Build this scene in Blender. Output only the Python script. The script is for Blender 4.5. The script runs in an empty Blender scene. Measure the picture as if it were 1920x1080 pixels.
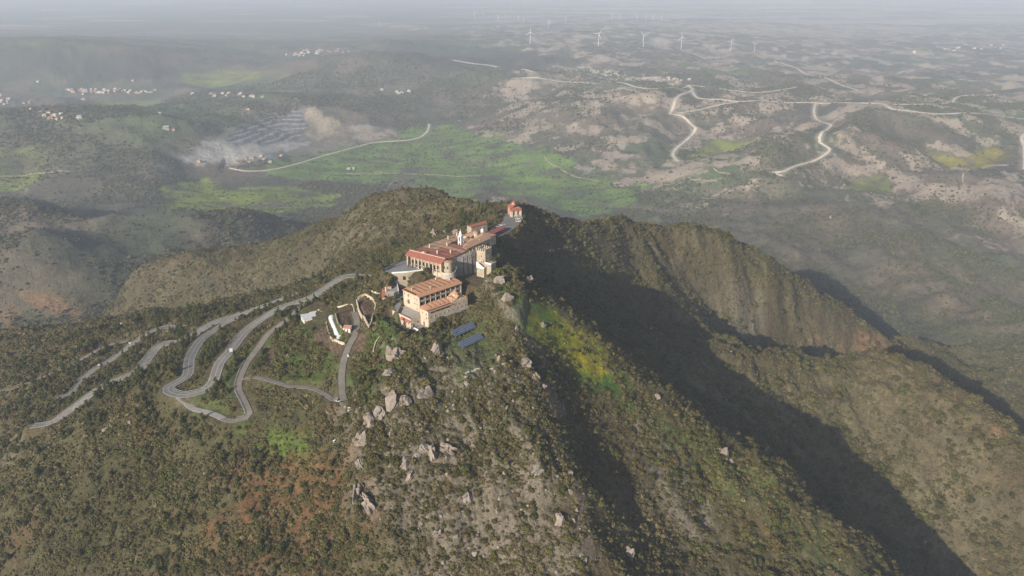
import bpy, math, random, os
import numpy as np
from mathutils import Vector, Matrix
R = math.radians
rng = np.random.default_rng(7)
random.seed(7)
scene = bpy.context.scene
COL = scene.collection

# ------------------------------------------------------------------ camera
F = 1478.0; PITCH = R(22.0); CAMZ = 700.0
CP, SP = math.cos(PITCH), math.sin(PITCH)
def ray(u, v):
    """direction of a photo pixel, scaled so that y = 1"""
    cx, cy = (u-960.0)/F, (540.0-v)/F
    dy, dz = CP+cy*SP, -SP+cy*CP
    return cx/dy, dz/dy
def atY(u, v, Y):
    a, b = ray(u, v); return (a*Y, Y, CAMZ+b*Y)
def atZ(u, v, z):
    a, b = ray(u, v); return atY(u, v, (z-CAMZ)/b)
def project(x, y, z):
    zz = z-CAMZ
    d = y*CP-zz*SP
    d = np.where(d < 1.0, 1.0, d)
    return 960+F*x/d, 540-F*(y*SP+zz*CP)/d

# ------------------------------------------------------------------ noise
_P = np.random.default_rng(11).permutation(4096)
_G = np.random.default_rng(12).uniform(0, 2*math.pi, 4096)
_GX, _GY = np.cos(_G), np.sin(_G)
def perlin(x, y, s=0):
    x = np.asarray(x, float)+s*37.7; y = np.asarray(y, float)-s*91.3
    xi = np.floor(x).astype(np.int64); yi = np.floor(y).astype(np.int64)
    fx, fy = x-xi, y-yi
    def g(ix, iy, dx, dy):
        h = _P[(_P[(ix+s*17) & 4095]+iy) & 4095]
        return _GX[h]*dx+_GY[h]*dy
    ux = fx*fx*fx*(fx*(fx*6-15)+10); uy = fy*fy*fy*(fy*(fy*6-15)+10)
    a = g(xi, yi, fx, fy); b = g(xi+1, yi, fx-1, fy)
    c = g(xi, yi+1, fx, fy-1); d = g(xi+1, yi+1, fx-1, fy-1)
    return ((a+(b-a)*ux)*(1-uy)+(c+(d-c)*ux)*uy)*1.5
def fbm(x, y, wl, octs, s=0, gain=.5, lac=2.03):
    t = 0; a = 1; n = 0
    for k in range(octs):
        t = t+a*perlin(x/wl, y/wl, s+k); n += a; a *= gain; wl /= lac
    return t/n
def ridged(x, y, wl, octs, s=0, gain=.5):
    t = 0; a = 1; n = 0
    for k in range(octs):
        t = t+a*(1-2*np.abs(perlin(x/wl, y/wl, s+k))); n += a; a *= gain; wl /= 2.07
    return t/n
def sstep(a, b, x):
    t = np.clip((x-a)/(b-a), 0, 1); return t*t*(3-2*t)

# ------------------------------------------------------------------ height control points
CT = []
def cl(*pts, sub=2):
    """polyline of (u, v, Y), subdivided"""
    w = [atY(*p) for p in pts]
    for i in range(len(w)-1):
        for k in range(sub):
            t = k/sub; CT.append(tuple(w[i][j]*(1-t)+w[i+1][j]*t for j in range(3)))
    CT.append(w[-1])
def cw(*pts): CT.extend(pts)
def cz(*pts): CT.extend(atZ(*p) for p in pts)
# summit
cz((790,628,478),(880,592,479),(742,600,480),(870,560,484),(810,560,482),(735,530,487),(735,500,491),(850,512,492),(790,500,492),
   (925,497,489),(850,470,497),(905,432,497),(950,415,495),(870,430,497),(800,470,494))
cl((905,432,637),(950,418,670),(972,388,696),(985,395,705))
cl((880,640,470),(950,640,473))
# crest of the back-left hill and its far side
cl((972,388,696),(900,392,730),(850,378,790),(800,362,860),(750,366,880),(700,382,900),(600,430,960),(500,458,1010),(400,480,1060),(300,506,1060),(255,520,1050))
cl((800,420,740),(700,450,770),(600,480,850),(480,520,930),(380,560,950),(300,590,960))
cl((790,455,640),(730,475,680),(640,515,740),(560,545,800))
cw((-90,1100,300),(-260,1250,190),(-450,1250,170),(60,1000,330),(100,1250,180),(-520,1100,180),(-600,950,150),(-560,820,200))
# far side of the summit
cw((40,800,380),(80,900,330),(160,1000,330),(250,1120,260))
# left shoulder with the road
cl((700,515,590),(600,545,640),(400,575,700),(200,605,750),(0,640,790),(-150,665,820))
cl((640,545,590),(545,570,600),(450,610,590),(300,640,620),(200,700,590),(0,740,620))
cw((-330,860,270),(-450,900,210),(-230,830,330))
cl((650,600,515),(580,592,545),(500,630,545),(450,690,500),(330,750,485),(200,770,500),(90,800,520),(0,850,515))
cl((660,665,470),(640,755,432),(560,740,450),(460,790,440),(330,830,440),(200,900,440),(0,960,450))
cl((640,900,390),(500,900,405),(300,960,405),(0,1080,410))
cl((640,1080,342),(500,1080,350),(300,1080,370))
cw((-420,380,270),(-300,300,290),(-150,250,310),(-700,500,120),(-600,300,140))
# nose with the rocks
cl((735,670,458),(700,740,432),(690,860,400),(690,1080,342))
cl((820,640,462),(820,740,430),(850,860,393),(850,960,368),(860,1080,342))
cl((950,600,482),(985,670,458),(1030,780,420),(1055,880,388),(1065,980,360),(1060,1080,336))
# gully, then the green rib
cl((985,560,510),(1010,640,485),(1080,760,455),(1140,880,420),(1210,1000,395),(1270,1080,380))
cl((945,500,560),(985,515,560),(1040,560,545),(1100,620,525),(1200,715,505),(1300,785,487),(1400,850,470),(1500,950,445),(1620,1080,420),sub=3)
cl((1080,690,490),(1200,800,462),(1340,940,430),(1450,1080,402))
# dark valley
cl((1060,560,600),(1150,650,606),(1300,762,613),(1450,862,606),(1600,960,592),(1750,1078,570),sub=3)
# spur, crest and near face
cl((1170,625,650),(1230,642,680),(1330,668,705),(1450,684,722),(1550,680,735),(1640,670,742),(1700,688,738),(1760,720,715),(1860,795,655),(1920,855,625),(2010,950,590),sub=2)
cl((1300,700,665),(1450,770,665),(1640,850,655),(1780,900,620),(1900,1000,575))
cl((1500,860,625),(1640,950,600),(1760,1040,580))
cl((1700,668,985),(1780,690,960),(1860,730,920),(1930,770,890)); cl((1720,655,1010),(1800,668,1060),(1900,690,1050))
cw((480,800,130),(560,770,110),(430,850,160))
cw((420,560,190),(520,480,170),(330,430,250),(400,380,210),(300,300,240),(600,700,190))
# hidden valley behind spur
cw((190,800,345),(270,820,285),(350,835,250),(420,830,225),(500,800,180),(560,760,150))
# bowl and third ridge
cl((985,395,705),(1050,412,755),(1110,425,800),(1150,415,855),(1220,440,860),(1300,480,865),(1360,505,875),(1400,525,872),(1480,560,905),(1560,602,930),(1640,640,955),(1700,655,980),(1800,700,1010),sub=2)
cl((960,430,665),(1040,470,700),(1120,510,740),(1200,555,775),(1300,610,785))
cl((960,470,620),(1040,530,640),(1130,590,690),(1200,625,745))
cl((1400,560,880),(1400,620,860),(1480,650,880),(1560,662,915),(1640,662,930))
cl((1240,470,850),(1290,540,850),(1350,600,850))
cw((350,1080,250),(450,1120,170),(250,1250,150),(550,1150,120),(650,1100,95),(800,700,80),(150,1400,140))
# lowland
cz((0,560,130),(120,520,120),(250,560,150),(0,450,110),(200,470,110),(350,500,170),(500,450,140),(420,410,120),(620,400,110),(300,400,110),
   (1100,400,100),(1300,430,90),(1500,430,85),(1700,430,80),(1900,430,80),(1500,500,85),(1700,520,80),(1900,520,70),(1900,600,70),(1750,620,75),
   (1000,350,90),(700,330,90),(300,340,100),(0,340,120),(-200,400,110),(2100,400,80),(2100,600,60),
   (800,250,100),(500,280,85),(400,250,120),(150,260,150),(0,260,160),(1100,260,140),(1300,220,170),(1300,320,100),(1600,320,105),(1600,230,190),(1850,230,190),(1850,330,110),
   (200,170,110),(0,170,110),(500,180,110),(100,92,290),(-100,88,290),(350,140,150),(250,112,240),(760,84,230),(900,94,220),(1100,110,210),(750,150,170),(900,200,130),
   (1300,160,190),(1600,190,195),(1900,215,190),(1050,150,180),(1300,110,160),(1600,140,130),(1900,150,120),(500,120,150),(500,80,120),(1100,60,200),(1400,70,180),(1800,80,100),(200,60,150))
for a in range(-170, 190, 20):
    if abs(a) > 50:
        for r, z in ((500,180),(1200,90),(5000,100)): CT.append((r*math.sin(R(a)), r*math.cos(R(a)), z))
for a in range(-60, 61, 20):
    CT.append((16000*math.sin(R(a)), 16000*math.cos(R(a)), 100)); CT.append((30000*math.sin(R(a)), 30000*math.cos(R(a)), 60))
CT.append((0, 60, 330)); CT.append((-60,180,330)); CT.append((80,180,330)); CT.append((0,-300,230))
CT = np.array(CT)
CC = 14.0
def solve_rbf(P):
    d = np.sqrt((P[:,None,0]-P[None,:,0])**2+(P[:,None,1]-P[None,:,1])**2+CC*CC)
    n = len(P); rad = np.hypot(P[:,0],P[:,1])
    A = np.zeros((n+1, n+1)); A[:n,:n] = -d; A[:n,:n] += np.diag(1.2+rad*0.002)
    A[n,:n] = 1; A[:n,n] = 1
    b = np.append(P[:,2], 0)
    return np.linalg.solve(A, b)
W = solve_rbf(CT)
def rbf(x, y):
    sh = x.shape; x = x.ravel(); y = y.ravel(); out = np.empty(len(x))
    for i in range(0, len(x), 20000):
        xx, yy = x[i:i+20000,None], y[i:i+20000,None]
        out[i:i+20000] = -np.sqrt((xx-CT[None,:,0])**2+(yy-CT[None,:,1])**2+CC*CC)@W[:-1]+W[-1]
    return out.reshape(sh)

# ------------------------------------------------------------------ the grid: rings round the camera foot
az = np.concatenate([np.linspace(-180,-56,40,endpoint=False), np.linspace(-56,-41.5,50,endpoint=False),
                     np.linspace(-41.5,41.5,1560,endpoint=False), np.linspace(41.5,56,50,endpoint=False), np.linspace(56,180,41)])*math.pi/180
lr = np.concatenate([np.linspace(math.log(15), math.log(250), 40, endpoint=False),
                     np.linspace(math.log(250), math.log(1250), 540, endpoint=False),
                     np.linspace(math.log(1250), math.log(38000), 480)])
rr = np.exp(lr)
AZ, RR = np.meshgrid(az, rr)
GX, GY = RR*np.sin(AZ), RR*np.cos(AZ)





ci = np.unique(np.append(np.arange(0, len(rr), 3), len(rr)-1)); cj = np.unique(np.append(np.arange(0, len(az), 3), len(az)-1))
Hc = rbf(GX[np.ix_(ci,cj)], GY[np.ix_(ci,cj)])
def interp_rows(C, src, n):
    k = np.clip(np.searchsorted(src, np.arange(n), side='right')-1, 0, len(src)-2)
    t = (np.arange(n)-src[k])/(src[k+1]-src[k])
    return C[k]*(1-t)[:,None]+C[k+1]*t[:,None]
Hb = interp_rows(Hc, ci, len(rr)); Hb = interp_rows(np.ascontiguousarray(Hb.T), cj, len(az)).T
GZ = np.ascontiguousarray(Hb)
def hz(x, y, Z=None):
    """height of the ground at x, y (bilinear on the grid)"""
    Z = GZ if Z is None else Z
    x = np.asarray(x, float); y = np.asarray(y, float)
    a = np.arctan2(x, y); l = np.log(np.maximum(np.hypot(x, y), 15.1))
    j = np.clip(np.searchsorted(az, a, side='right')-1, 0, len(az)-2); i = np.clip(np.searchsorted(lr, l, side='right')-1, 0, len(lr)-2)
    tj = (a-az[j])/(az[j+1]-az[j]); ti = np.clip((l-lr[i])/(lr[i+1]-lr[i]), 0, 1)
    return (Z[i,j]*(1-ti)+Z[i+1,j]*ti)*(1-tj)+(Z[i,j+1]*(1-ti)+Z[i+1,j+1]*ti)*tj
def hit(u, v, Z=None, zoff=0.0):
    """where the line of sight of a photo pixel first meets the ground"""
    u = np.atleast_1d(np.asarray(u, float)); v = np.atleast_1d(np.asarray(v, float))
    out = np.zeros((len(u), 3)); Ys = np.exp(np.linspace(math.log(230), math.log(30000), 2600))
    for k in range(len(u)):
        a, b = ray(u[k], v[k])
        d = CAMZ+b*Ys-hz(a*Ys, Ys, Z)-zoff
        m = np.nonzero(d <= 0)[0]
        i = m[0] if len(m) else len(Ys)-1
        i = max(i, 1); t = d[i-1]/(d[i-1]-d[i]) if d[i-1] != d[i] else 0
        Y = Ys[i-1]+(Ys[i]-Ys[i-1])*min(max(t, 0), 1)
        out[k] = (a*Y, Y, CAMZ+b*Y)
    return out
# ------------------------------------------------------------------ relief
def in_poly(px, py, poly):
    c = np.zeros(px.shape, bool); n = len(poly)
    for i in range(n):
        x0, y0 = poly[i]; x1, y1 = poly[(i+1) % n]
        if y0 == y1: continue
        c ^= ((y0 > py) != (y1 > py)) & (px < (x1-x0)*(py-y0)/(y1-y0)+x0)
    return c
def seg_dist(px, py, pts, closed=False):
    d = np.full(px.shape, 1e9); n = len(pts)
    for i in range(n if closed else n-1):
        x0, y0 = pts[i][:2]; x1, y1 = pts[(i+1) % n][:2]
        L = (x1-x0)**2+(y1-y0)**2+1e-9
        t = np.clip(((px-x0)*(x1-x0)+(py-y0)*(y1-y0))/L, 0, 1)
        d = np.minimum(d, np.hypot(px-x0-t*(x1-x0), py-y0-t*(y1-y0)))
    return d
def world_poly(pix, Z=None):
    return [tuple(p[:2]) for p in hit([p[0] for p in pix], [p[1] for p in pix], Z)]
def region(pix, soft, wob=0, wl=60, s=3, world=False):
    """0..1 mask over the grid: ground inside an outline (given where sight lines meet the ground), with a ragged edge"""
    poly = pix if world else world_poly(pix)
    xs = [p[0] for p in poly]; ys = [p[1] for p in poly]; m = soft+abs(wob)*1.5
    sel = (GX > min(xs)-m) & (GX < max(xs)+m) & (GY > min(ys)-m) & (GY < max(ys)+m)
    out = np.zeros(GX.shape); x = GX[sel]; y = GY[sel]
    if len(x) == 0: return out
    sd = seg_dist(x, y, poly, True)*np.where(in_poly(x, y, poly), 1, -1)
    if wob: sd = sd+wob*fbm(x, y, wl, 4, s)*2
    out[sel] = np.clip(sd/soft*.5+.5, 0, 1); return out

MTN = sstep(1500, 1050, RR-0.25*np.maximum(0, Hb-200))*1.0
FIELDS = [  # outlines of the meadows on the plain
 [(470,335),(560,305),(640,280),(760,262),(800,235),(880,255),(960,275),(1060,320),(1130,350),(1200,365),(1180,400),(1080,420),(990,380),(900,360),(820,372),(760,345),(640,350),(560,345)],
 [(310,372),(380,350),(480,365),(560,362),(640,372),(620,395),(540,410),(470,440),(400,435),(330,420),(300,395)],
 [(0,335),(60,326),(110,330),(100,360),(40,385),(0,390)],
 [(40,408),(110,400),(150,410),(90,432),(40,428)],
 [(235,455),(285,452),(290,470),(240,472)],
 [(1330,270),(1400,275),(1460,300),(1400,330),(1330,335),(1290,320)],
 [(1720,330),(1780,335),(1860,310),(1900,335),(1830,360),(1760,362)],
 [(1580,375),(1650,372),(1660,395),(1590,398)],
 [(340,150),(420,145),(490,150),(490,170),(400,178),(340,165)],
 [(180,195),(280,190),(320,200),(260,215),(190,210)]]
FM = [region(f, 12, 42 if k < 3 else 18, 90, 40+k) for k, f in enumerate(FIELDS)]
FLAT = np.clip(sum(FM), 0, 1)
FR = np.clip(sum(region(f, 300 if k < 3 else 160, 50, 300, 50+k)*1.25 for k, f in enumerate(FIELDS)), 0, 1)
far = 1-MTN
z = Hb.copy()
rg = ridged(GX, GY, 760, 5, 60)
for u_, v_, dz, rad in ((100,592,55,110),(20,600,40,90),(150,505,70,200),(330,505,60,120),(40,470,50,160),(480,462,50,80),(640,435,25,80),(90,300,60,420),(260,300,60,260),(400,135,30,500),
                        (935,172,70,170),(1175,190,60,170),(1060,245,55,150),(1250,215,40,200),(1560,335,70,170),(1770,290,80,200),(1440,350,40,150),(1150,300,40,150),(560,225,70,260),(1900,400,40,250),(1330,370,35,130),(1620,480,35,200)):
    g_ = hit(u_, v_, Hb)[0]; z += dz*np.exp(-((GX-g_[0])**2/(2*rad*rad*1.6)+(GY-g_[1])**2/(2*rad*rad)))*far*(1-.6*FR)
for u_, v_, Y_, rad in ((100,86,5000,520),(10,92,5100,420),(230,104,4900,420),(330,126,4700,380),(-120,84,5200,600),(760,79,5400,420),(880,84,5500,520),(1010,98,5400,420),(540,116,5200,420),(660,108,4300,300),(450,128,5000,300)):
    p_ = atY(u_, v_, Y_); dz = max(0, p_[2]-float(hz(p_[0], p_[1], Hb))-12)
    z += dz*np.exp(-((GX-p_[0])**2/(2*rad*rad*1.7)+(GY-p_[1])**2/(2*(rad*.8)**2)))
east = sstep(-300, 500, GX)
amp = far*(1-.9*FR)*(34+14*east+22*sstep(1000, 1500, RR)*sstep(3800, 2500, RR))*sstep(14000, 4500, RR)**.5*sstep(30000, 12000, RR)
z += amp*(rg*.8+.1)
z += far*(1-.8*FR)*(11*fbm(GX, GY, 190, 3, 70)+(13+14*east)*ridged(GX, GY, 230, 5, 75))*sstep(9000, 4000, RR)
z += MTN*(8*fbm(GX, GY, 140, 2, 80)+((7+6*sstep(60, 200, GX))*ridged(GX, GY, 95, 4, 87)+(2.4+3.2*sstep(60, 200, GX))*ridged(GX, GY, 30, 3, 89))*sstep(90, 220, np.hypot(GX+40, GY-560))+3.2*fbm(GX, GY, 34, 2, 82)+1.0*fbm(GX, GY, 9, 2, 84))
GZ = z
# the rocky nose and its outcrops
ROCKY = region([(735,655),(830,640),(985,665),(1060,860),(1070,1080),(860,1080),(690,960),(660,800),(690,740)], 16, 10, 40, 91)
st_ = GZ+12*fbm(GX, GY, 45, 3, 97); q_ = st_/9-np.floor(st_/9)
GZ = GZ+ROCKY*(4.6*ridged(GX+.25*GY, GY*.42, 24, 4, 92)+1.8*np.abs(perlin(GX/5, GY/5, 95))+1.0*(sstep(.35,.65,q_)-q_))
SCARP = region([(672,735),(735,650),(830,640),(985,665),(1060,860),(1075,1080),(690,1080),(655,930),(668,800)], 3, 7, 22, 98)
GZ = GZ+SCARP*8*(1-sstep(-75, -20, GX))*(1-sstep(425, 452, GY))
SC2 = region([(905,500),(950,498),(972,520),(985,560),(975,610),(950,600),(925,560)], 3, 4, 18, 99)
GZ = GZ+SC2*5
RIB = region([(930,505),(985,520),(1100,640),(1200,735),(1180,760),(1040,620),(960,600)], 10, 6, 40, 96)
# ------------------------------------------------------------------ level places and cuttings
class Frame:
    def __init__(s, x, y, deg): s.x, s.y, s.a = x, y, R(deg); s.c, s.s = math.cos(s.a), math.sin(s.a)
    def w(s, p, q): return (s.x+p*s.c-q*s.s, s.y+p*s.s+q*s.c)
    def rect(s, p0, p1, q0, q1): return [s.w(p0,q0), s.w(p1,q0), s.w(p1,q1), s.w(p0,q1)]
FL = Frame(-64.0, 501.3, 44.0)      # guest wing: p along the long roof, q towards the back
FU = Frame(-78.7, 554.4, -34.0)     # upper monastery: p along the front, q into the depth
def level(poly, zt, fall, mode='set', soft=.8):
    global GZ
    xs = [p[0] for p in poly]; ys = [p[1] for p in poly]; m = fall+2
    sel = (GX > min(xs)-m) & (GX < max(xs)+m) & (GY > min(ys)-m) & (GY < max(ys)+m)
    x, y = GX[sel], GY[sel]
    d = np.where(in_poly(x, y, poly), 0, seg_dist(x, y, poly, True))
    w = 1-sstep(soft, fall, d); z = GZ[sel]
    t = zt if mode == 'set' else (np.minimum(z, zt) if mode == 'cap' else np.maximum(z, zt))
    GZ[sel] = z*(1-w)+t*w
PZ = 494.3
PLAZA = [atZ(*p, PZ)[:2] for p in ((716,503),(740,493),(762,488),(800,500),(793,507),(765,511),(735,513),(722,508))]
level(FU.rect(-2,34,-1,64), PZ+.3, 14)
level(FU.rect(5,26,60,80), 495.5, 10)
level(PLAZA, PZ, 11)
level(FL.rect(-1,40,-16,20), 478.6, 9)
level(FL.rect(-13,0,-7,17), 476.5, 5, 'cap'); level(FL.rect(-17,-12,-17,15), 472.2, 8)
level(FL.rect(-12,-4,-17,-7), 472.2, 4, 'cap')
level(FU.rect(34,58,10,48), 487, 8, 'cap')
PARKP = [(918,437),(935,424),(945,412),(943,403),(955,398),(972,400),(980,412),(972,425),(955,436),(935,445)]
PARK = [atZ(*p, 493.5)[:2] for p in PARKP]
level(PARK, 493.5, 9)
YARD = [atZ(*p, 481)[:2] for p in ((745,548),(756,535),(772,527),(800,520),(812,515),(800,527),(770,540),(757,548),(752,570),(745,585),(740,575))]
level(YARD, 480.2, 4)
BED3 = [atZ(*p, 470)[:2] for p in ((629,587),(660,577),(667,609),(641,614))]
TUN = [tuple(p[:2]) for p in hit([616,625,642,634],[597,592,634,638])]; TUNZ = float(np.mean(hz([p[0] for p in TUN], [p[1] for p in TUN])))
level(TUN, TUNZ, 4)
BED4 = [atZ(*p, 474)[:2] for p in ((670,565),(689,562),(700,580),(697,598),(687,596),(673,580))]
HOUSE = atZ(585,604,461.5)
level(BED3, 469.3, 4); level(BED4, 473.2, 4)

def smooth_line(P, step):
    P = np.array(P, float); n = len(P); out = []
    for i in range(n-1):
        p0, p1, p2, p3 = P[max(i-1,0)], P[i], P[i+1], P[min(i+2,n-1)]
        m = max(1, int(np.hypot(*(p2-p1)[:2])/step))
        for k in range(m):
            t = k/m
            out.append(.5*((2*p1)+(p2-p0)*t+(2*p0-5*p1+4*p2-p3)*t*t+(3*p1-p0-3*p2+p3)*t**3))
    out.append(P[-1]); return np.array(out)
def moving(z, k):
    if k < 1: return z
    zp = np.concatenate([np.full(k, z[0]), z, np.full(k, z[-1])])
    return np.convolve(zp, np.ones(2*k+1)/(2*k+1), 'valid')
def carve(line, hw, fall):
    global GZ
    m = hw+fall+2
    sel = (GX > line[:,0].min()-m) & (GX < line[:,0].max()+m) & (GY > line[:,1].min()-m) & (GY < line[:,1].max()+m)
    x, y = GX[sel], GY[sel]; bd = np.full(x.shape, 1e9); bz = np.zeros(x.shape)
    for i in range(len(line)-1):
        x0,y0,z0 = line[i]; x1,y1,z1 = line[i+1]; L = (x1-x0)**2+(y1-y0)**2+1e-9
        near = (np.abs(x-x0) < m+6) & (np.abs(y-y0) < m+6)
        xs, ys = x[near], y[near]
        t = np.clip(((xs-x0)*(x1-x0)+(ys-y0)*(y1-y0))/L, 0, 1)
        d = np.hypot(xs-x0-t*(x1-x0), ys-y0-t*(y1-y0))
        b = bd[near]; zz = bz[near]; c = d < b; b[c] = d[c]; zz[c] = (z0+t*(z1-z0))[c]; bd[near] = b; bz[near] = zz
    w = 1-sstep(hw+.6, hw+fall, bd); z = GZ[sel]
    GZ[sel] = z*(1-w)+(bz-.25)*w
    return sel, bd
NEAR_ROADS = {  # name: (width, photo points)
 'main': (7.5, [(700,512),(650,524),(622,535),(585,552),(548,569),(518,588),(480,611),(456,629),(430,655),(412,682),(398,706),(380,729),(357,746),(336,754),(318,747),(317,735),(337,713),(350,691),(356,667),(376,640),(403,618),(440,601),(480,582),(520,565),(560,550),(600,538)]),
 'lower': (7.2, [(62,806),(95,797),(120,782),(150,757),(188,729),(228,704),(260,682),(300,658),(344,634),(400,607),(450,590)]),
 'lower2': (5.5, [(104,752),(132,733),(160,711),(182,694),(210,674),(238,653),(262,636),(300,620),(345,607)]),
 'outer': (3.6, [(-10,742),(27,728),(54,718),(100,698),(137,680),(172,663),(204,647),(240,634)]),
 'ramp': (4.6, [(338,761),(360,764),(385,771),(405,779),(424,790),(445,794),(462,788),(467,774),(458,752),(447,730),(448,707),(462,682),(480,661),(503,632),(525,610),(546,588),(572,565)]),
 'farm': (3.6, [(455,703),(480,708),(505,716),(544,722),(580,724),(606,737),(630,751),(644,756)]),
 'lane': (4.2, [(647,760),(642,742),(641,720),(641,700),(646,673),(655,646),(666,620),(669,600),(664,584)]),
}
ROADS = {}
for nm, (wd, px) in NEAR_ROADS.items():
    P = hit([p[0] for p in px], [p[1] for p in px])
    L = smooth_line(P, 3.0)
    L[:,2] = hz(L[:,0], L[:,1])
    L[:,2] = moving(moving(L[:,2], 9), 5)
    ROADS[nm] = [wd, L]
CARVED = {}
for nm in ('outer','lower2','lower','farm','lane','ramp','main'):
    wd, L = ROADS[nm]; CARVED[nm] = carve(L, wd/2, 7 if nm not in ('farm','lane') else 4)
for nm in ROADS:
    wd, L = ROADS[nm]; g = hz(L[:,0], L[:,1]); L[:,2] = moving(np.maximum(g+.12, np.minimum(L[:,2], g+.3)), 1)
FAR_ROADS = [
 (11, [(960,148),(1040,152),(1110,157),(1190,163),(1240,165),(1268,163),(1291,160)]),
 (13, [(1291,159),(1299,168),(1285,176),(1268,182),(1263,198),(1258,213),(1275,222),(1290,230),(1304,243),(1290,262),(1268,280),(1262,292),(1272,303)]),
 (12, [(1298,172),(1310,183),(1355,186),(1395,188),(1440,188),(1530,192),(1610,193),(1650,194),(1675,203),(1710,210),(1780,213),(1850,216),(1925,224)]),
 (8, [(1395,188),(1340,198),(1300,209),(1268,212)]),
 (9, [(1296,160),(1380,170),(1430,172),(1470,168),(1493,163)]),
 (11, [(1530,192),(1527,210),(1545,225),(1558,236),(1538,248),(1538,262),(1555,285),(1540,300),(1500,312),(1470,318),(1450,325),(1467,332)]),
 (9, [(1675,196),(1740,194),(1784,190),(1790,183),(1805,180),(1850,180),(1868,178)]),
 (9, [(1453,113),(1500,130),(1550,145),(1610,170)]),
 (14, [(1926,248),(1915,258),(1921,280),(1921,320)]),
 (5, [(1830,365),(1805,340),(1815,320),(1850,312),(1900,308)]),
 (8, [(805,232),(800,248),(775,262),(700,268),(640,282),(600,295),(550,308),(500,320),(455,322),(430,312)]),
 (3.6, [(650,325),(720,325),(820,328),(900,330)]),
 (4, [(1020,293),(1030,305),(1060,322),(1120,340)]),
 (4, [(1240,345),(1320,338),(1370,328),(1340,318),(1315,310)]),
 (16, [(850,112),(880,118),(930,124),(1000,135)]),
 (5, [(0,332),(60,326),(130,322)]),
 (3.5, [(690,375),(720,360),(760,350)]),
]
FARL = []; FARC = []
for wd, px in FAR_ROADS:
    P = hit([p[0] for p in px], [p[1] for p in px])
    L = smooth_line(P, 34.0); L[:,2] = moving(hz(L[:,0], L[:,1]), 2)
    if wd > 6: FARC.append((wd,)+carve(L, wd/2+6, 60))
    L = smooth_line(L, 14.0); L[:,2] = hz(L[:,0], L[:,1]); FARL.append((wd*.95, L))
PATHS = [(1.5, [(826,655),(838,672),(846,688)]), (1.3, [(866,705),(880,697),(900,690),(930,688),(958,676)]), (1.2,[(1030,470),(1060,462)])]
PATHL = []
for wd, px in PATHS:
    P = hit([p[0] for p in px], [p[1] for p in px]); L = smooth_line(P, 2.0); L[:,2] = hz(L[:,0], L[:,1]); PATHL.append((wd, L))
# ------------------------------------------------------------------ land cover: what the ground itself is coloured like

def C(*c): return np.array(c, float)
n1 = fbm(GX, GY, 180, 4, 110); n2 = fbm(GX, GY, 28, 4, 120); n3 = fbm(GX, GY, 600, 4, 130)
far = sstep(1000, 1500, RR)
col = np.empty(GX.shape+(3,))
soil = C(.108,.074,.038); dry = C(.138,.118,.064); olive = C(.066,.072,.022)
t = np.clip(n2*1.6+.5, 0, 1)[...,None]; col[:] = soil*(1-t)+dry*t
t = np.clip(n1*2+.35, 0, 1)[...,None]; col[:] = col*(1-.6*t)+olive*.6*t
# lowland: scrub, thin woods and bare chalky slopes
scrub = C(.080,.084,.055); brown = C(.155,.122,.090); chalk = C(.42,.36,.28); pink = C(.27,.20,.15)
lx, ly = 780, 780
t = np.clip(fbm(GX, GY, 260, 5, 140)*2.2+.45, 0, 1)[...,None]
fc = scrub*(1-t)+brown*t
gr = C(.085,.130,.050); t = np.clip(fbm(GX, GY, 800, 4, 150)*2.4-.15, 0, .75)[...,None]; fc = fc*(1-t)+gr*t
# chalk on crests and scarps
R0 = ridged(GX, GY, 330, 5, 160); U, V = project(GX, GY, GZ)
east = sstep(-200, 500, GX+.12*GY-300*sstep(0,1,0))
ch = sstep(.15, .6, R0+.4*fbm(GX, GY, 120, 4, 165))*(.15+.85*sstep(760, 1000, U))*sstep(1700, 2300, RR)
pk = sstep(.05, .5, fbm(GX, GY, 420, 5, 170)+.3*R0)*(.15+.85*sstep(700, 1100, U))*sstep(1400, 2000, RR)
fc = fc*(1-.30*pk[...,None])+C(.20,.145,.11)*.30*pk[...,None]
BARE = (.12+.38*ch+.13*pk+.045*east)*far
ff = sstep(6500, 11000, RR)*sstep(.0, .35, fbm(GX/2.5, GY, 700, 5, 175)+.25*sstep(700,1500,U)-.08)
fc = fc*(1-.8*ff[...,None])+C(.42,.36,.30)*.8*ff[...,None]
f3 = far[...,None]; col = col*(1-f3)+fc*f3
def paint(mask, c, k=1.0):
    global col
    m = (np.clip(mask, 0, 1)*k)[...,None]; col = col*(1-m)+np.asarray(c)*m
    return m[...,0]
meadow = C(.080,.170,.040)
for k, m in enumerate(FM):
    g = [C(.070,.150,.050), C(.105,.175,.035), C(.10,.165,.04), C(.09,.15,.035), C(.13,.19,.02), C(.10,.15,.045), C(.135,.155,.03), C(.09,.14,.05), C(.10,.15,.05), C(.09,.14,.05)][k]
    hole = 1-.88*sstep(.06, .30, fbm(GX, GY*1.6, 130, 4, 180+k))
    g = g*(1+.3*perlin(GX/150, GY/45, 600+k)+.22*perlin(GX/45, GY/110, 620+k))[...,None]
    paint(m*hole, g*np.array([1.95,1.45,.85]), .94); BARE = BARE*(1-m)
    paint(m*sstep(.15,.5,fbm(GX, GY, 300, 3, 190)), C(.14,.19,.04), .35)
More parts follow.
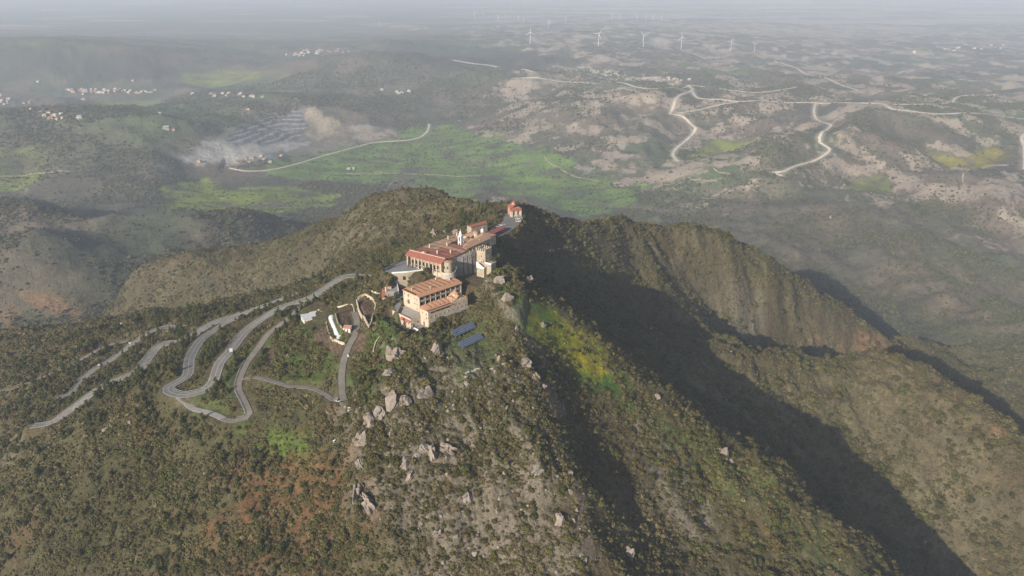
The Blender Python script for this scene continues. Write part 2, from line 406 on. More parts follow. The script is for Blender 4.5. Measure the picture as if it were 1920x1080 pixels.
for (poly, c, k, soft, wob) in (
  ([(928,160),(935,150),(945,160),(990,178),(1000,195),(950,192),(925,180),(900,185)], (.50,.44,.35), .7, 12, 18),
  ([(1140,170),(1165,168),(1210,190),(1190,205),(1150,205),(1135,185)], (.42,.33,.26), .65, 15, 25),
  ([(880,235),(910,230),(970,250),(1000,275),(960,270),(900,255)], (.42,.34,.27), .6, 15, 25),
  ([(1050,230),(1090,232),(1100,250),(1060,255),(1045,245)], (.46,.38,.30), .7, 12, 20),
  ([(1100,275),(1140,272),(1200,285),(1230,300),(1180,300),(1110,288)], (.46,.39,.31), .65, 12, 25),
  ([(990,185),(1020,180),(1070,215),(1040,230),(980,215)], (.36,.27,.21), .55, 20, 30),
  ([(1715,268),(1755,262),(1800,272),(1830,295),(1800,300),(1780,282),(1740,280)], (.44,.37,.28), .7, 10, 18),
  ([(1690,290),(1740,285),(1775,320),(1755,332),(1700,310)], (.30,.22,.16), .6, 20, 25),
  ([(1440,240),(1470,235),(1500,270),(1480,288),(1445,265)], (.29,.21,.15), .6, 20, 25),
  ([(1560,285),(1620,310),(1640,340),(1560,350),(1480,345),(1450,360),(1530,320)], (.31,.23,.17), .55, 22, 30),
  ([(1280,350),(1360,345),(1480,365),(1420,385),(1300,370)], (.28,.22,.16), .5, 22, 30),
  ([(1220,72),(1245,70),(1262,80),(1240,88),(1222,84)], (.55,.45,.33), .9, 40, 30),
  ([(990,66),(1003,70),(1025,82),(1000,82)], (.5,.44,.36), .8, 40, 30),
  ([(1050,75),(1085,68),(1115,85),(1075,86)], (.42,.35,.28), .7, 50, 40),
  ([(870,62),(888,50),(925,74),(890,72)], (.45,.40,.34), .7, 60, 60),
  ([(1060,128),(1100,124),(1170,140),(1260,150),(1180,152),(1100,140)], (.58,.53,.44), .8, 14, 30),
  ([(1670,175),(1700,168),(1715,180),(1690,182)], (.5,.42,.33), .7, 15, 20),
  ([(1180,40),(1500,48),(1700,62),(1700,75),(1450,72),(1250,56)], (.44,.36,.31), .6, 200, 300),
  ([(700,40),(800,48),(850,58),(760,58),(690,50)], (.44,.38,.32), .6, 150, 200),
  ([(0,84),(100,86),(220,98),(340,135),(300,152),(0,152)], (.050,.048,.044), .75, 60, 60), ([(720,76),(860,84),(1000,98),(1100,118),(900,128),(760,112)], (.055,.052,.045), .7, 60, 60),
  # brown slopes on the plain behind the mountain
  ([(1700,540),(1780,530),(1870,590),(1920,620),(1920,650),(1800,610),(1720,580)], (.20,.155,.10), .7, 25, 25),
  ([(0,255),(150,245),(300,290),(310,320),(150,330),(0,325)], (.120,.100,.068), .6, 60, 60),
  ([(40,552),(90,548),(160,580),(150,600),(100,590)], (.27,.16,.085), .8, 8, 10),
  ([(0,590),(25,580),(30,610),(10,620)], (.27,.16,.085), .6, 6, 10),
  # the quarry
  ([(322,285),(370,272),(430,238),(560,200),(600,200),(620,230),(740,240),(755,258),(680,268),(590,290),(480,306),(340,306)], (.23,.20,.165), .85, 5, 24),
  ([(338,290),(380,278),(400,262),(432,262),(520,268),(600,262),(500,290),(480,300),(345,304)], (.42,.40,.36), .85, 5, 22),
  ([(570,205),(590,200),(612,215),(640,232),(660,240),(600,262),(575,250)], (.38,.31,.21), .8, 6, 20),
  ([(655,237),(690,232),(715,240),(690,248),(660,246)], (.50,.48,.42), .9, 8, 4),
  ([(640,232),(730,236),(752,256),(690,266),(600,268)], (.30,.24,.17), .45, 8, 8),
  ([(492,292),(515,290),(520,300),(497,304)], (.20,.27,.27), .9, 5, 3),
  ([(480,285),(560,300),(600,290),(560,285)], (.16,.15,.11), .4, 10, 20),
 ):
    mm = region(poly, soft, wob, 60 if soft < 30 else 400, 200+len(poly))
    if c[0] >= .26 and k <= .71 and poly[0][1] < 400: BARE = np.maximum(BARE, mm*(.30+.55*k)); paint(mm, (.17,.13,.10), .5)
    else: paint(mm, c, k); BARE = BARE*(1-mm)
BARE = BARE*(1-MTN)
QF = region([(428,265),(455,235),(500,215),(560,203),(580,240),(560,262),(500,272),(445,275)], 10, 8, 60, 230)
st = (GZ+3*fbm(GX, GY, 60, 2, 231))/13.0; st = st-np.floor(st)
paint(QF, (.12,.12,.125), .9); QB = (QF, st)
# the mountain: green ground, red earth, bare rock, flowers
for (poly, c, k, soft, wob) in (
  ([(440,800),(520,790),(600,830),(560,880),(480,860)], (.105,.165,.022), .85, 6, 12),
  ([(470,690),(500,640),(560,600),(640,640),(640,700),(560,710)], (.100,.155,.028), .8, 5, 12),
  ([(350,765),(440,795),(450,700),(480,660),(440,640),(400,720)], (.095,.140,.028), .7, 4, 8),
  ([(690,600),(740,610),(780,640),(700,720),(690,780),(660,700)], (.080,.150,.022), .85, 5, 8),
  ([(740,630),(880,600),(960,640),(960,690),(860,700),(760,660)], (.085,.120,.028), .8, 6, 10),
  ([(950,540),(1010,570),(1060,590),(1180,720),(1190,780),(1100,720),(1020,640),(965,590)], (.075,.165,.018), .9, 6, 12),
  ([(1000,600),(1050,590),(1130,670),(1180,730),(1110,700),(1040,650)], (.28,.26,.012), .55, 4, 14),
  ([(1050,640),(1080,650),(1140,700),(1100,695)], (.42,.33,.01), .7, 3, 8),
  ([(1190,760),(1300,800),(1400,880),(1560,1000),(1600,1080),(1500,1040),(1380,930),(1240,830)], (.075,.120,.022), .6, 7, 16),
  ([(640,860),(600,820),(500,860),(440,880),(400,1000),(460,1080),(640,1080),(670,960)], (.175,.088,.040), .8, 8, 20),
  ([(250,780),(290,775),(310,800),(280,815),(250,800)], (.19,.095,.038), .7, 3, 5),
  ([(0,1000),(60,960),(50,1080),(0,1080)], (.17,.10,.055), .5, 8, 12),
  ([(0,830),(32,815),(42,840),(15,872),(0,880)], (.23,.195,.135), .7, 3, 4),
  ([(1840,800),(1870,790),(1890,820),(1850,830)], (.36,.18,.08), .7, 4, 7),
  ([(1600,620),(1640,625),(1660,655),(1620,660)], (.34,.19,.10), .7, 5, 8),
  ([(1480,580),(1560,620),(1580,650),(1500,650)], (.27,.20,.12), .6, 6, 9),
  ([(1240,640),(1640,675),(1860,800),(1900,1000),(1700,1000),(1480,850),(1330,740)], (.165,.138,.078), .75, 12, 14),
  ([(1100,420),(1200,440),(1400,530),(1420,640),(1360,600),(1240,500),(1120,480)], (.155,.135,.083), .7, 8, 14),
  ([(860,370),(960,385),(900,410),(820,400),(700,450),(600,470),(700,390)], (.19,.165,.11), .55, 12, 14),
  ([(280,520),(600,440),(700,460),(600,530),(400,560)], (.125,.115,.075), .55, 14, 20),
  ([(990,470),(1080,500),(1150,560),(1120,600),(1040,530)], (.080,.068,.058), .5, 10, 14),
  ([(1190,790),(1270,860),(1330,960),(1300,990),(1210,880)], (.26,.24,.22), .6, 5, 9),
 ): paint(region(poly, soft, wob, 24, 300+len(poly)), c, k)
rk = ROCKY*sstep(.05, .45, ridged(GX, GY, 13, 4, 320)+.2*n2)
paint(rk, (.20,.175,.14), .3)
ROCKM = np.clip(ROCKY*.9+.9*SC2+.55*region([(960,630),(1010,650),(1070,780),(1090,960),(1080,1080),(1040,1080),(1030,860),(980,700)], 6, 6)+.8*region([(915,505),(960,500),(1000,520),(975,600),(950,600)], 4, 4)+.45*region([(1280,560),(1420,560),(1440,660),(1300,640)], 15, 15)+.4*region([(1160,700),(1280,860),(1360,1000),(1300,1080),(1200,900)], 8, 12)+.10*MTN, 0, 1)
slope = np.zeros(GX.shape)
BEDS = [([(589,626),(608,611),(616,629),(626,642),(645,647),(637,665),(606,652),(590,639)], 20, 0), ([(660,632),(689,624),(686,655),(673,661),(658,659)], 30, 1),
        ([(629,587),(660,577),(667,609),(641,614)], 60, 2), ([(670,565),(689,562),(700,580),(697,598),(687,596),(673,580)], 75, 3), ([(503,650),(517,646),(510,680),(517,692),(507,690),(501,670)], 60, 4)]
for poly, ang, k in BEDS:
    m = region(poly, .9, 0)
    s = np.sin((GX*math.cos(R(ang))+GY*math.sin(R(ang)))*2*math.pi/2.6)
    paint(m, (.145,.088,.058), .95); paint(m*sstep(.55,.9,s), (.24,.20,.15), .5)
for nm in CARVED:
    sel, bd = CARVED[nm]; wd = ROADS[nm][0]; f = np.zeros(GX.shape); f[sel] = 1-sstep(wd/2+.4, wd/2+2.4, bd)
    paint(f, (.21,.175,.12), .6)
for wd, sel, bd in FARC:
    f = np.zeros(GX.shape); f[sel] = 1-sstep(wd*.6, wd*1.6, bd); paint(f, (.40,.34,.26), .55)
mp = np.zeros(GX.shape)
col *= (1+.22*n3*far+.25*perlin(GX/3.2, GY/3.2, 400)*(1-far))[...,None]
col = np.clip(col*(1-.2*(1-far))[...,None]*(1-(1-far)[...,None]*np.array([0,.01,.10])), .01, .8)
# ------------------------------------------------------------------ materials
M = {}
class NT:
    def __init__(s, name):
        s.m = bpy.data.materials.new(name); s.m.use_nodes = True; s.t = s.m.node_tree; s.b = s.t.nodes['Principled BSDF']
    def n(s, typ, **kw):
        nd = s.t.nodes.new(typ)
        for k, v in kw.items():
            if k == 'ins':
                for a, b in v.items():
                    if hasattr(b, 'is_output') : s.t.links.new(b, nd.inputs[a])
                    else: nd.inputs[a].default_value = b
            else: setattr(nd, k, v)
        return nd
    def noise(s, vec, scale, detail=4, rough=.6):
        return s.n('ShaderNodeTexNoise', ins={'Vector': vec, 'Scale': scale, 'Detail': detail, 'Roughness': rough}).outputs['Fac']
    def rng(s, v, a, b, c, d):
        return s.n('ShaderNodeMapRange', ins={0: v, 1: a, 2: b, 3: c, 4: d}).outputs[0]
    def math(s, op, a, b=0.0):
        return s.n('ShaderNodeMath', operation=op, ins={0: a, 1: b}).outputs[0]
    def mix(s, f, a, b, mode='MIX'):
        return s.n('ShaderNodeMix', data_type='RGBA', blend_type=mode, ins={0: f, 6: a, 7: b}).outputs[2]
    def bump(s, h, strength, dist):
        s.t.links.new(s.n('ShaderNodeBump', ins={'Height': h, 'Strength': strength, 'Distance': dist}).outputs[0], s.b.inputs['Normal'])
    def base(s, c, rough=.9):
        if hasattr(c, 'is_output'): s.t.links.new(c, s.b.inputs['Base Color'])
        else: s.b.inputs['Base Color'].default_value = c
        s.b.inputs['Roughness'].default_value = rough; s.b.inputs['Specular IOR Level'].default_value = .25
def c4(c): return (c[0], c[1], c[2], 1)
def rough_mat(name, c1, c2, scale=.4, bump=.3, rough=.9, fine=3.0, c3=None):
    k = NT(name); pos = k.n('ShaderNodeNewGeometry').outputs['Position']
    a = k.noise(pos, scale, 5, .65); f = k.noise(pos, fine, 3)
    c = k.mix(k.rng(a, .35, .65, 0, 1), c4(c1), c4(c2))
    if c3: c = k.mix(k.rng(k.noise(pos, scale*3.1, 3), .58, .68, 0, .8), c, c4(c3))
    c = k.mix(1.0, c, k.n('ShaderNodeCombineColor', ins={0: k.rng(f,.3,.7,.82,1.15), 1: k.rng(f,.3,.7,.82,1.15), 2: k.rng(f,.3,.7,.82,1.15)}).outputs[0], 'MULTIPLY')
    k.base(c, rough)
    if bump: k.bump(k.math('ADD', a, k.math('MULTIPLY', f, .5)), bump, .3)
    M[name] = k.m; return k.m
def flat_mat(name, c, rough=.6, metal=0):
    k = NT(name); k.base(c4(c), rough); k.b.inputs['Metallic'].default_value = metal; M[name] = k.m; return k.m
def tile_mat(name, c1, c2, c3):
    k = NT(name); tc = k.n('ShaderNodeTexCoord').outputs['Object']; pos = k.n('ShaderNodeNewGeometry').outputs['Position']
    a = k.noise(pos, .5, 5, .7); b = k.noise(pos, 2.6, 2)
    sx = k.n('ShaderNodeSeparateXYZ', ins={0: tc})
    wv = k.math('SINE', k.math('MULTIPLY', sx.outputs[0], 2*math.pi/.62))
    rw = k.math('SINE', k.math('MULTIPLY', sx.outputs[2], 2*math.pi/.33))
    c = k.mix(k.rng(a, .35, .65, 0, 1), c4(c1), c4(c2)); c = k.mix(k.rng(b, .5, .7, 0, .6), c, c4(c3))
    s = k.rng(wv, -1, 1, .72, 1.12); s2 = k.math('MULTIPLY', s, k.rng(rw, -1, 1, .9, 1.08))
    c = k.mix(1.0, c, k.n('ShaderNodeCombineColor', ins={0: s2, 1: s2, 2: s2}).outputs[0], 'MULTIPLY')
    k.base(c, .85); k.bump(wv, .4, .08); M[name] = k.m
def leaf_mat(name, cols, wl=.02):
    k = NT(name); oi = k.n('ShaderNodeObjectInfo'); rnd = oi.outputs['Random']
    pos = k.n('ShaderNodeNewGeometry').outputs['Position']
    big = k.noise(oi.outputs['Location'], wl, 3)
    v = k.math('ADD', k.math('MULTIPLY', rnd, .7), k.math('MULTIPLY', k.rng(big, .3, .7, 0, 1), .45))
    rp = k.n('ShaderNodeValToRGB', ins={0: v}); e = rp.color_ramp.elements
    cols = [(c[0]*.92, c[1]*.88, c[2]*.75) for c in cols]; n = len(cols)
    for i, c in enumerate(cols):
        p = .05+.95*i/(n-1)
        if i < 2: e[i].position = p; e[i].color = c4(c)
        else: e.new(p).color = c4(c)
    f = k.noise(pos, 1.1, 2)
    s = k.rng(f, .3, .7, .65, 1.35)
    c = k.mix(1.0, rp.outputs[0], k.n('ShaderNodeCombineColor', ins={0: s, 1: s, 2: s}).outputs[0], 'MULTIPLY')
    k.base(c, .75); M[name] = k.m
rough_mat('stone', (.45,.38,.28), (.31,.26,.19), .35, .5, .9, 2.2, (.24,.20,.15))
rough_mat('cream', (.58,.49,.37), (.43,.355,.265), .22, .2, .9, 1.6, (.36,.30,.23))
rough_mat('grey_stone', (.30,.28,.26), (.22,.205,.195), .35, .6, .9, 1.8, (.36,.33,.29))
rough_mat('render_white', (.78,.77,.74), (.68,.67,.63), .3, .05, .7)
rough_mat('coping', (.62,.46,.33), (.52,.38,.28), .6, .1)
rough_mat('pink_render', (.50,.28,.19), (.45,.24,.17), .5, .1)
rough_mat('paving', (.42,.39,.34), (.35,.32,.28), .25, .1, .9, 1.2)
rough_mat('grey_paving', (.27,.265,.26), (.215,.21,.205), .12, .1, .85, 1.0)
rough_mat('asphalt', (.21,.198,.18), (.165,.155,.14), .09, .05, .85, .9, (.25,.235,.21))
rough_mat('old_asphalt', (.235,.215,.18), (.19,.17,.14), .12, .05, .9, .8)
rough_mat('concrete', (.42,.40,.36), (.30,.28,.25), .3, .1, .85, 1.5)
rough_mat('chalk_track', (.68,.61,.49), (.54,.47,.37), .02, 0, .95, .1)
rough_mat('soil_track', (.36,.31,.22), (.28,.24,.17), .02, 0, .95, .1)
rough_mat('rock', (.29,.255,.215), (.185,.16,.135), .22, .9, .95, 1.1, (.13,.12,.10))
rough_mat('pink_rock', (.31,.255,.21), (.20,.165,.135), .18, .9, .95, .9, (.17,.14,.12))
rough_mat('band_shadow', (.055,.034,.024), (.045,.028,.02), .5, 0)  # dark tone that paints the shadow lines between stepped roof bands
rough_mat('bark', (.12,.09,.06), (.08,.06,.045), 2, .4)
rough_mat('plastic_sheet', (.66,.70,.72), (.56,.60,.62), .8, .1, .45)
flat_mat('white_line', (.62,.61,.57), .7); flat_mat('dark_glass', (.025,.022,.02), .25); flat_mat('dark_hole', (.035,.025,.02), .9)
flat_mat('white_metal', (.58,.58,.58), .4); rough_mat('house_white', (.52,.49,.44), (.40,.37,.33), .05, 0, .9, .4); flat_mat('rail_metal', (.45,.46,.46), .45, .3); flat_mat('tyre', (.02,.02,.02), .8)
flat_mat('wood', (.16,.09,.05), .8); flat_mat('red_paint', (.32,.05,.03), .6)
for n, c in (('car_white',(.75,.75,.73)),('car_silver',(.42,.43,.44)),('car_grey',(.12,.125,.13)),('car_blue',(.06,.09,.16)),('car_red',(.30,.03,.03))): flat_mat(n, c, .3)
tile_mat('orange_tile', (.56,.30,.17), (.50,.25,.135), (.64,.40,.25))
tile_mat('red_tile', (.38,.135,.09), (.29,.10,.07), (.46,.22,.15))
tile_mat('tan_tile', (.46,.29,.18), (.40,.24,.15), (.54,.38,.25))
tile_mat('crimson_tile', (.36,.11,.09), (.28,.09,.075), (.42,.17,.13))
leaf_mat('scrub_leaf', [(.042,.042,.013), (.105,.082,.036), (.068,.074,.021), (.135,.108,.052), (.095,.098,.034), (.195,.162,.092)])
leaf_mat('shrub_leaf', [(.024,.030,.008), (.055,.054,.014), (.095,.074,.026), (.072,.090,.016), (.150,.122,.045)])
leaf_mat('pine_leaf', [(.024,.038,.010), (.045,.060,.014), (.080,.090,.022), (.100,.092,.034)])
leaf_mat('wood_leaf', [(.042,.055,.028), (.068,.080,.038), (.098,.102,.055), (.13,.115,.072)], .003)
leaf_mat('flower_leaf', [(.30,.26,.01), (.42,.34,.01), (.22,.24,.02), (.50,.40,.02)])
leaf_mat('cypress_leaf', [(.018,.032,.010), (.03,.05,.015)])
# solar cells: dark blue with a pale grid
k = NT('solar_cell'); tc = k.n('ShaderNodeTexCoord').outputs['Object']
bt = k.n('ShaderNodeTexBrick', offset=0.0, ins={'Vector': tc, 'Scale': 1.0, 'Mortar Size': .07, 'Brick Width': 1.0, 'Row Height': 1.65, 'Color1': (.035,.055,.10,1), 'Color2': (.045,.065,.12,1), 'Mortar': (.34,.37,.42,1)})
k.base(bt.outputs[0], .3); M['solar_cell'] = k.m
# the ground
k = NT('ground_cover'); at = k.n('ShaderNodeAttribute', attribute_name='cover'); pos = k.n('ShaderNodeNewGeometry').outputs['Position']
a = k.noise(pos, .45, 5, .7); b = k.noise(pos, .07, 5, .65); c_ = k.noise(pos, .012, 6, .7)
s = k.math('MULTIPLY', k.rng(a, .3, .7, .66, 1.34), k.math('MULTIPLY', k.rng(b, .3, .7, .75, 1.25), k.rng(c_, .3, .7, .8, 1.2)))
c = k.mix(1.0, at.outputs['Color'], k.n('ShaderNodeCombineColor', ins={0: s, 1: s, 2: s}).outputs[0], 'MULTIPLY')
# scattered bushes too far away to be built: dark dots of their own colour
vo = k.n('ShaderNodeTexVoronoi', ins={'Vector': k.n('ShaderNodeVectorMath', operation='MULTIPLY', ins={0: pos, 1: (1,1,.3)}).outputs[0], 'Scale': .075, 'Randomness': 1.0})
dot = k.math('MULTIPLY', k.math('LESS_THAN', k.math('ADD', vo.outputs['Distance'], k.math('MULTIPLY', b, .35)), .50), at.outputs['Alpha'])
c = k.mix(dot, c, (.045,.055,.032,1))
qa = k.n('ShaderNodeAttribute', attribute_name='quarry'); sz = k.n('ShaderNodeSeparateXYZ', ins={0: pos}).outputs[2]
# bare chalk with crisp ragged edges, and rock where the nose is steep
fn = k.noise(pos, .0085, 9, .72); ba = k.n('ShaderNodeAttribute', attribute_name='bare').outputs['Fac']
bf = k.math('MULTIPLY', k.rng(k.math('ADD', ba, k.math('MULTIPLY', k.math('SUBTRACT', fn, .5), 2.2)), .50, .64, 0, 1), .8)
c = k.mix(bf, c, k.mix(k.noise(pos, .02, 4), (.25,.18,.13,1), (.52,.44,.345,1)))
nz = k.n('ShaderNodeSeparateXYZ', ins={0: k.n('ShaderNodeNewGeometry').outputs['Normal']}).outputs[2]
ro = k.n('ShaderNodeAttribute', attribute_name='rocky').outputs['Fac']; rn = k.noise(pos, .10, 9, .7)
rf = k.math('MULTIPLY', k.rng(k.math('ADD', k.math('SUBTRACT', .86, nz), k.math('MULTIPLY', k.math('SUBTRACT', rn, .5), 1.3)), .02, .14, 0, 1), k.rng(ro, .05, .6, 0, 1))
c = k.mix(k.math('MULTIPLY', rf, .62), c, k.mix(k.rng(k.noise(pos, .5, 6, .7), .35, .65, 0, 1), (.095,.080,.062,1), (.30,.255,.205,1)))
st = k.math('FRACT', k.math('DIVIDE', k.math('ADD', sz, k.math('MULTIPLY', c_, 3)), 8.5))
c = k.mix(k.math('MULTIPLY', k.math('MULTIPLY', k.math('GREATER_THAN', st, .7), k.rng(b, .4, .6, .35, .9)), qa.outputs['Fac']), c, (.42,.385,.34,1))
k.base(c, .95); k.bump(k.math('ADD', k.math('ADD', a, k.math('MULTIPLY', b, 3)), k.math('MULTIPLY', rn, 5)), .9, .9); M['ground_cover'] = k.m

# ------------------------------------------------------------------ helpers for objects
def tag(o, label=None, cat=None, group=None, kind=None):
    if label: o['label'] = label
    if cat: o['category'] = cat
    if group: o['group'] = group
    if kind: o['kind'] = kind
    return o
def empty(name, loc, rz=0, **kw):
    o = bpy.data.objects.new(name, None); COL.objects.link(o); o.location = loc; o.rotation_euler = (0, 0, rz); return tag(o, **kw)
class MB:
    """collects shapes; build() links them as one mesh object"""
    def __init__(s): s.v = []; s.f = []; s.mi = []; s.mats = []
    def mat(s, m):
        if m not in s.mats: s.mats.append(m)
        s.c = s.mats.index(m); return s
    c = 0
    def poly(s, pts):
        b = len(s.v); s.v += [tuple(map(float, p)) for p in pts]; s.f.append(tuple(range(b, b+len(pts)))); s.mi.append(s.c)
    def prism(s, pts, z0, z1):
        """pts counter-clockwise; z0/z1 numbers or per-corner lists"""
        n = len(pts); b = len(s.v); za = z0 if hasattr(z0, '__len__') else [z0]*n; zb = z1 if hasattr(z1, '__len__') else [z1]*n
        s.v += [(p[0], p[1], za[i]) for i, p in enumerate(pts)]+[(p[0], p[1], zb[i]) for i, p in enumerate(pts)]
        s.f.append(tuple(range(b+n-1, b-1, -1))); s.f.append(tuple(range(b+n, b+2*n)))
        for i in range(n):
            j = (i+1) % n; s.f.append((b+i, b+j, b+n+j, b+n+i))
        s.mi += [s.c]*(n+2); return s
    def box(s, x0, x1, y0, y1, z0, z1): return s.prism([(x0,y0),(x1,y0),(x1,y1),(x0,y1)], z0, z1)
    def slab(s, q, t):
        """thick sheet over a quad q of 3-D corners (counter-clockwise from above), t below"""
        b = len(s.v); s.v += [tuple(p) for p in q]+[(p[0], p[1], p[2]-t) for p in q]
        s.f += [(b,b+1,b+2,b+3),(b+7,b+6,b+5,b+4)]+[(b+i, b+4+i, b+4+(i+1)%4, b+(i+1)%4) for i in range(4)]; s.mi += [s.c]*6; return s
    def cyl(s, x, y, z0, z1, r0, r1=None, n=12, a0=0, a1=2*math.pi):
        r1 = r0 if r1 is None else r1; b = len(s.v)
        for z, r in ((z0, r0), (z1, r1)):
            for i in range(n):
                a = a0+(a1-a0)*i/n; s.v.append((x+r*math.cos(a), y+r*math.sin(a), z))
        for i in range(n): s.f.append((b+i, b+(i+1)%n, b+n+(i+1)%n, b+n+i))
        s.f.append(tuple(range(b+n-1, b-1, -1))); s.f.append(tuple(range(b+n, b+2*n))); s.mi += [s.c]*(n+2); return s
    def dome(s, x, y, z, r, h, n=12, m=4):
        b = len(s.v)
        for j in range(m):
            t = j/m*math.pi/2
            for i in range(n): a = 2*math.pi*i/n; s.v.append((x+r*math.cos(t)*math.cos(a), y+r*math.cos(t)*math.sin(a), z+h*math.sin(t)))
        s.v.append((x, y, z+h)); top = b+n*m
        for j in range(m-1):
            for i in range(n): s.f.append((b+j*n+i, b+j*n+(i+1)%n, b+(j+1)*n+(i+1)%n, b+(j+1)*n+i)); s.mi.append(s.c)
        for i in range(n): s.f.append((b+(m-1)*n+i, b+(m-1)*n+(i+1)%n, top)); s.mi.append(s.c)
        s.f.append(tuple(range(b+n-1, b-1, -1))); s.mi.append(s.c); return s
    def tube(s, pts, r, n=6):
        for p, q in zip(pts[:-1], pts[1:]):
            p, q = Vector(p), Vector(q); d = (q-p).normalized(); u = d.orthogonal().normalized(); w = d.cross(u); b = len(s.v)
            for c in (p, q):
                for i in range(n): a = 2*math.pi*i/n; s.v.append(tuple(c+(u*math.cos(a)+w*math.sin(a))*r))
            for i in range(n): s.f.append((b+i, b+(i+1)%n, b+n+(i+1)%n, b+n+i)); s.mi.append(s.c)
            s.f.append(tuple(range(b+n-1, b-1, -1))); s.f.append(tuple(range(b+n, b+2*n))); s.mi += [s.c]*2
        return s
    def mesh(s, name, m=None):
        me = bpy.data.meshes.new(name); me.from_pydata(s.v, [], s.f)
        if m: me.materials.append(M[m])
        else:
            for k in s.mats: me.materials.append(M[k])
            me.polygons.foreach_set('material_index', s.mi)
        me.update(); return me
    def build(s, name, m=None, parent=None, smooth=False):
        me = s.mesh(name, m)
        if smooth: me.polygons.foreach_set('use_smooth', [True]*len(me.polygons))
        o = bpy.data.objects.new(name, me); COL.objects.link(o)
        if parent: o.parent = parent
        return o
def place(name, me, loc, rz=0, sc=1, parent=None):
    o = bpy.data.objects.new(name, me); COL.objects.link(o); o.location = loc; o.rotation_euler = (0, 0, rz)
    o.scale = sc if hasattr(sc, '__len__') else (sc, sc, sc); o.parent = parent; return o
def strip_mesh(name, L, wd, m, lift=0.0, off=0.0, drape=False, closed_ends=True, thick=.25):
    """ribbon along a line; off = sideways offset of its centre"""
    T = np.gradient(L[:, :2], axis=0); T /= np.linalg.norm(T, axis=1)[:, None]+1e-9
    N = np.stack([-T[:,1], T[:,0]], -1); vs = []; fs = []
    for k, o in enumerate((off-wd/2, off+wd/2)):
        P = L[:, :2]+N*o; z = L[:,2]+lift
        if drape: z = np.maximum(hz(P[:,0], P[:,1]), L[:,2] if drape == 2 else -1e9)+lift
        vs.append(np.column_stack([P, z]))
    n = len(L); V = np.concatenate(vs+[vs[0]-[0,0,thick], vs[1]-[0,0,thick]])
    for i in range(n-1):
        fs += [(i, n+i, n+i+1, i+1)[::-1], (2*n+i, i, i+1, 2*n+i+1)[::-1], (n+i, 3*n+i, 3*n+i+1, n+i+1)[::-1]]
    me = bpy.data.meshes.new(name); me.from_pydata([tuple(map(float, p)) for p in V], [], fs); me.materials.append(M[m]); me.update()
    o = bpy.data.objects.new(name, me); COL.objects.link(o); return o
# ------------------------------------------------------------------ plants and stones
print('plants')
def ico(sub=1):
    t = (1+5**.5)/2
    v = [Vector(p).normalized() for p in ((-1,t,0),(1,t,0),(-1,-t,0),(1,-t,0),(0,-1,t),(0,1,t),(0,-1,-t),(0,1,-t),(t,0,-1),(t,0,1),(-t,0,-1),(-t,0,1))]
    f = [(0,11,5),(0,5,1),(0,1,7),(0,7,10),(0,10,11),(1,5,9),(5,11,4),(11,10,2),(10,7,6),(7,1,8),(3,9,4),(3,4,2),(3,2,6),(3,6,8),(3,8,9),(4,9,5),(2,4,11),(6,2,10),(8,6,7),(9,8,1)]
    for _ in range(sub):
        mid = {}; nf = []
        def m(a, b):
            k = (min(a,b), max(a,b))
            if k not in mid: mid[k] = len(v); v.append(((v[a]+v[b])/2).normalized())
            return mid[k]
        for a, b, c in f:
            x, y, z_ = m(a,b), m(b,c), m(c,a); nf += [(a,x,z_),(b,y,x),(c,z_,y),(x,y,z_)]
        f = nf
    return v, f
def leafball(mb, cx, cy, cz, rx, rz, n, size, rnd, core=.72, taper=0, lumps=5):
    """a crown: a ragged dark core with many leaf sprays through and around it"""
    L = [(Vector((rnd.gauss(0,1), rnd.gauss(0,1), rnd.gauss(0,.8))).normalized(), rnd.uniform(.75,1.12)) for _ in range(lumps)]
    def rad(d): return max([.66]+[s*max(0, d.dot(a))**2.0 for a, s in L])
    v, f = ico(1); b = len(mb.v)
    for p in v:
        k = core*rad(p)*rnd.uniform(.85, 1.1); w = 1-taper*(p.z*.5+.5)
        mb.v.append((cx+p.x*rx*k*w, cy+p.y*rx*k*w, cz+p.z*rz*k))
    for t in f: mb.f.append(tuple(b+i for i in t)); mb.mi.append(0)
    for _ in range(n):
        d = Vector((rnd.gauss(0,1), rnd.gauss(0,1), rnd.gauss(0,1)+.15)).normalized(); k = rad(d)*rnd.uniform(.72, 1.06); w = 1-taper*(d.z*.5+.5)
        c = Vector((cx+d.x*rx*k*w, cy+d.y*rx*k*w, cz+d.z*rz*k))
        nn = (d+Vector((rnd.gauss(0,.6), rnd.gauss(0,.6), rnd.gauss(0,.6)))).normalized(); u = nn.orthogonal().normalized(); ww = nn.cross(u)
        a = rnd.uniform(0, 6.28); u, ww = u*math.cos(a)+ww*math.sin(a), ww*math.cos(a)-u*math.sin(a); s = size*rnd.uniform(.6, 1.3)
        b = len(mb.v); mb.v += [tuple(c-u*s), tuple(c+ww*s*.55), tuple(c+u*s), tuple(c-ww*s*.55)]; mb.f.append((b,b+1,b+2,b+3)); mb.mi.append(0)
def bush_mesh(seed, mat, rx=1, rz=.72, n=70, size=.2, **k):
    r = random.Random(seed); mb = MB(); leafball(mb, 0, 0, rz*.55, rx, rz, n, size, r, **k); return mb.mesh('foliage', mat)
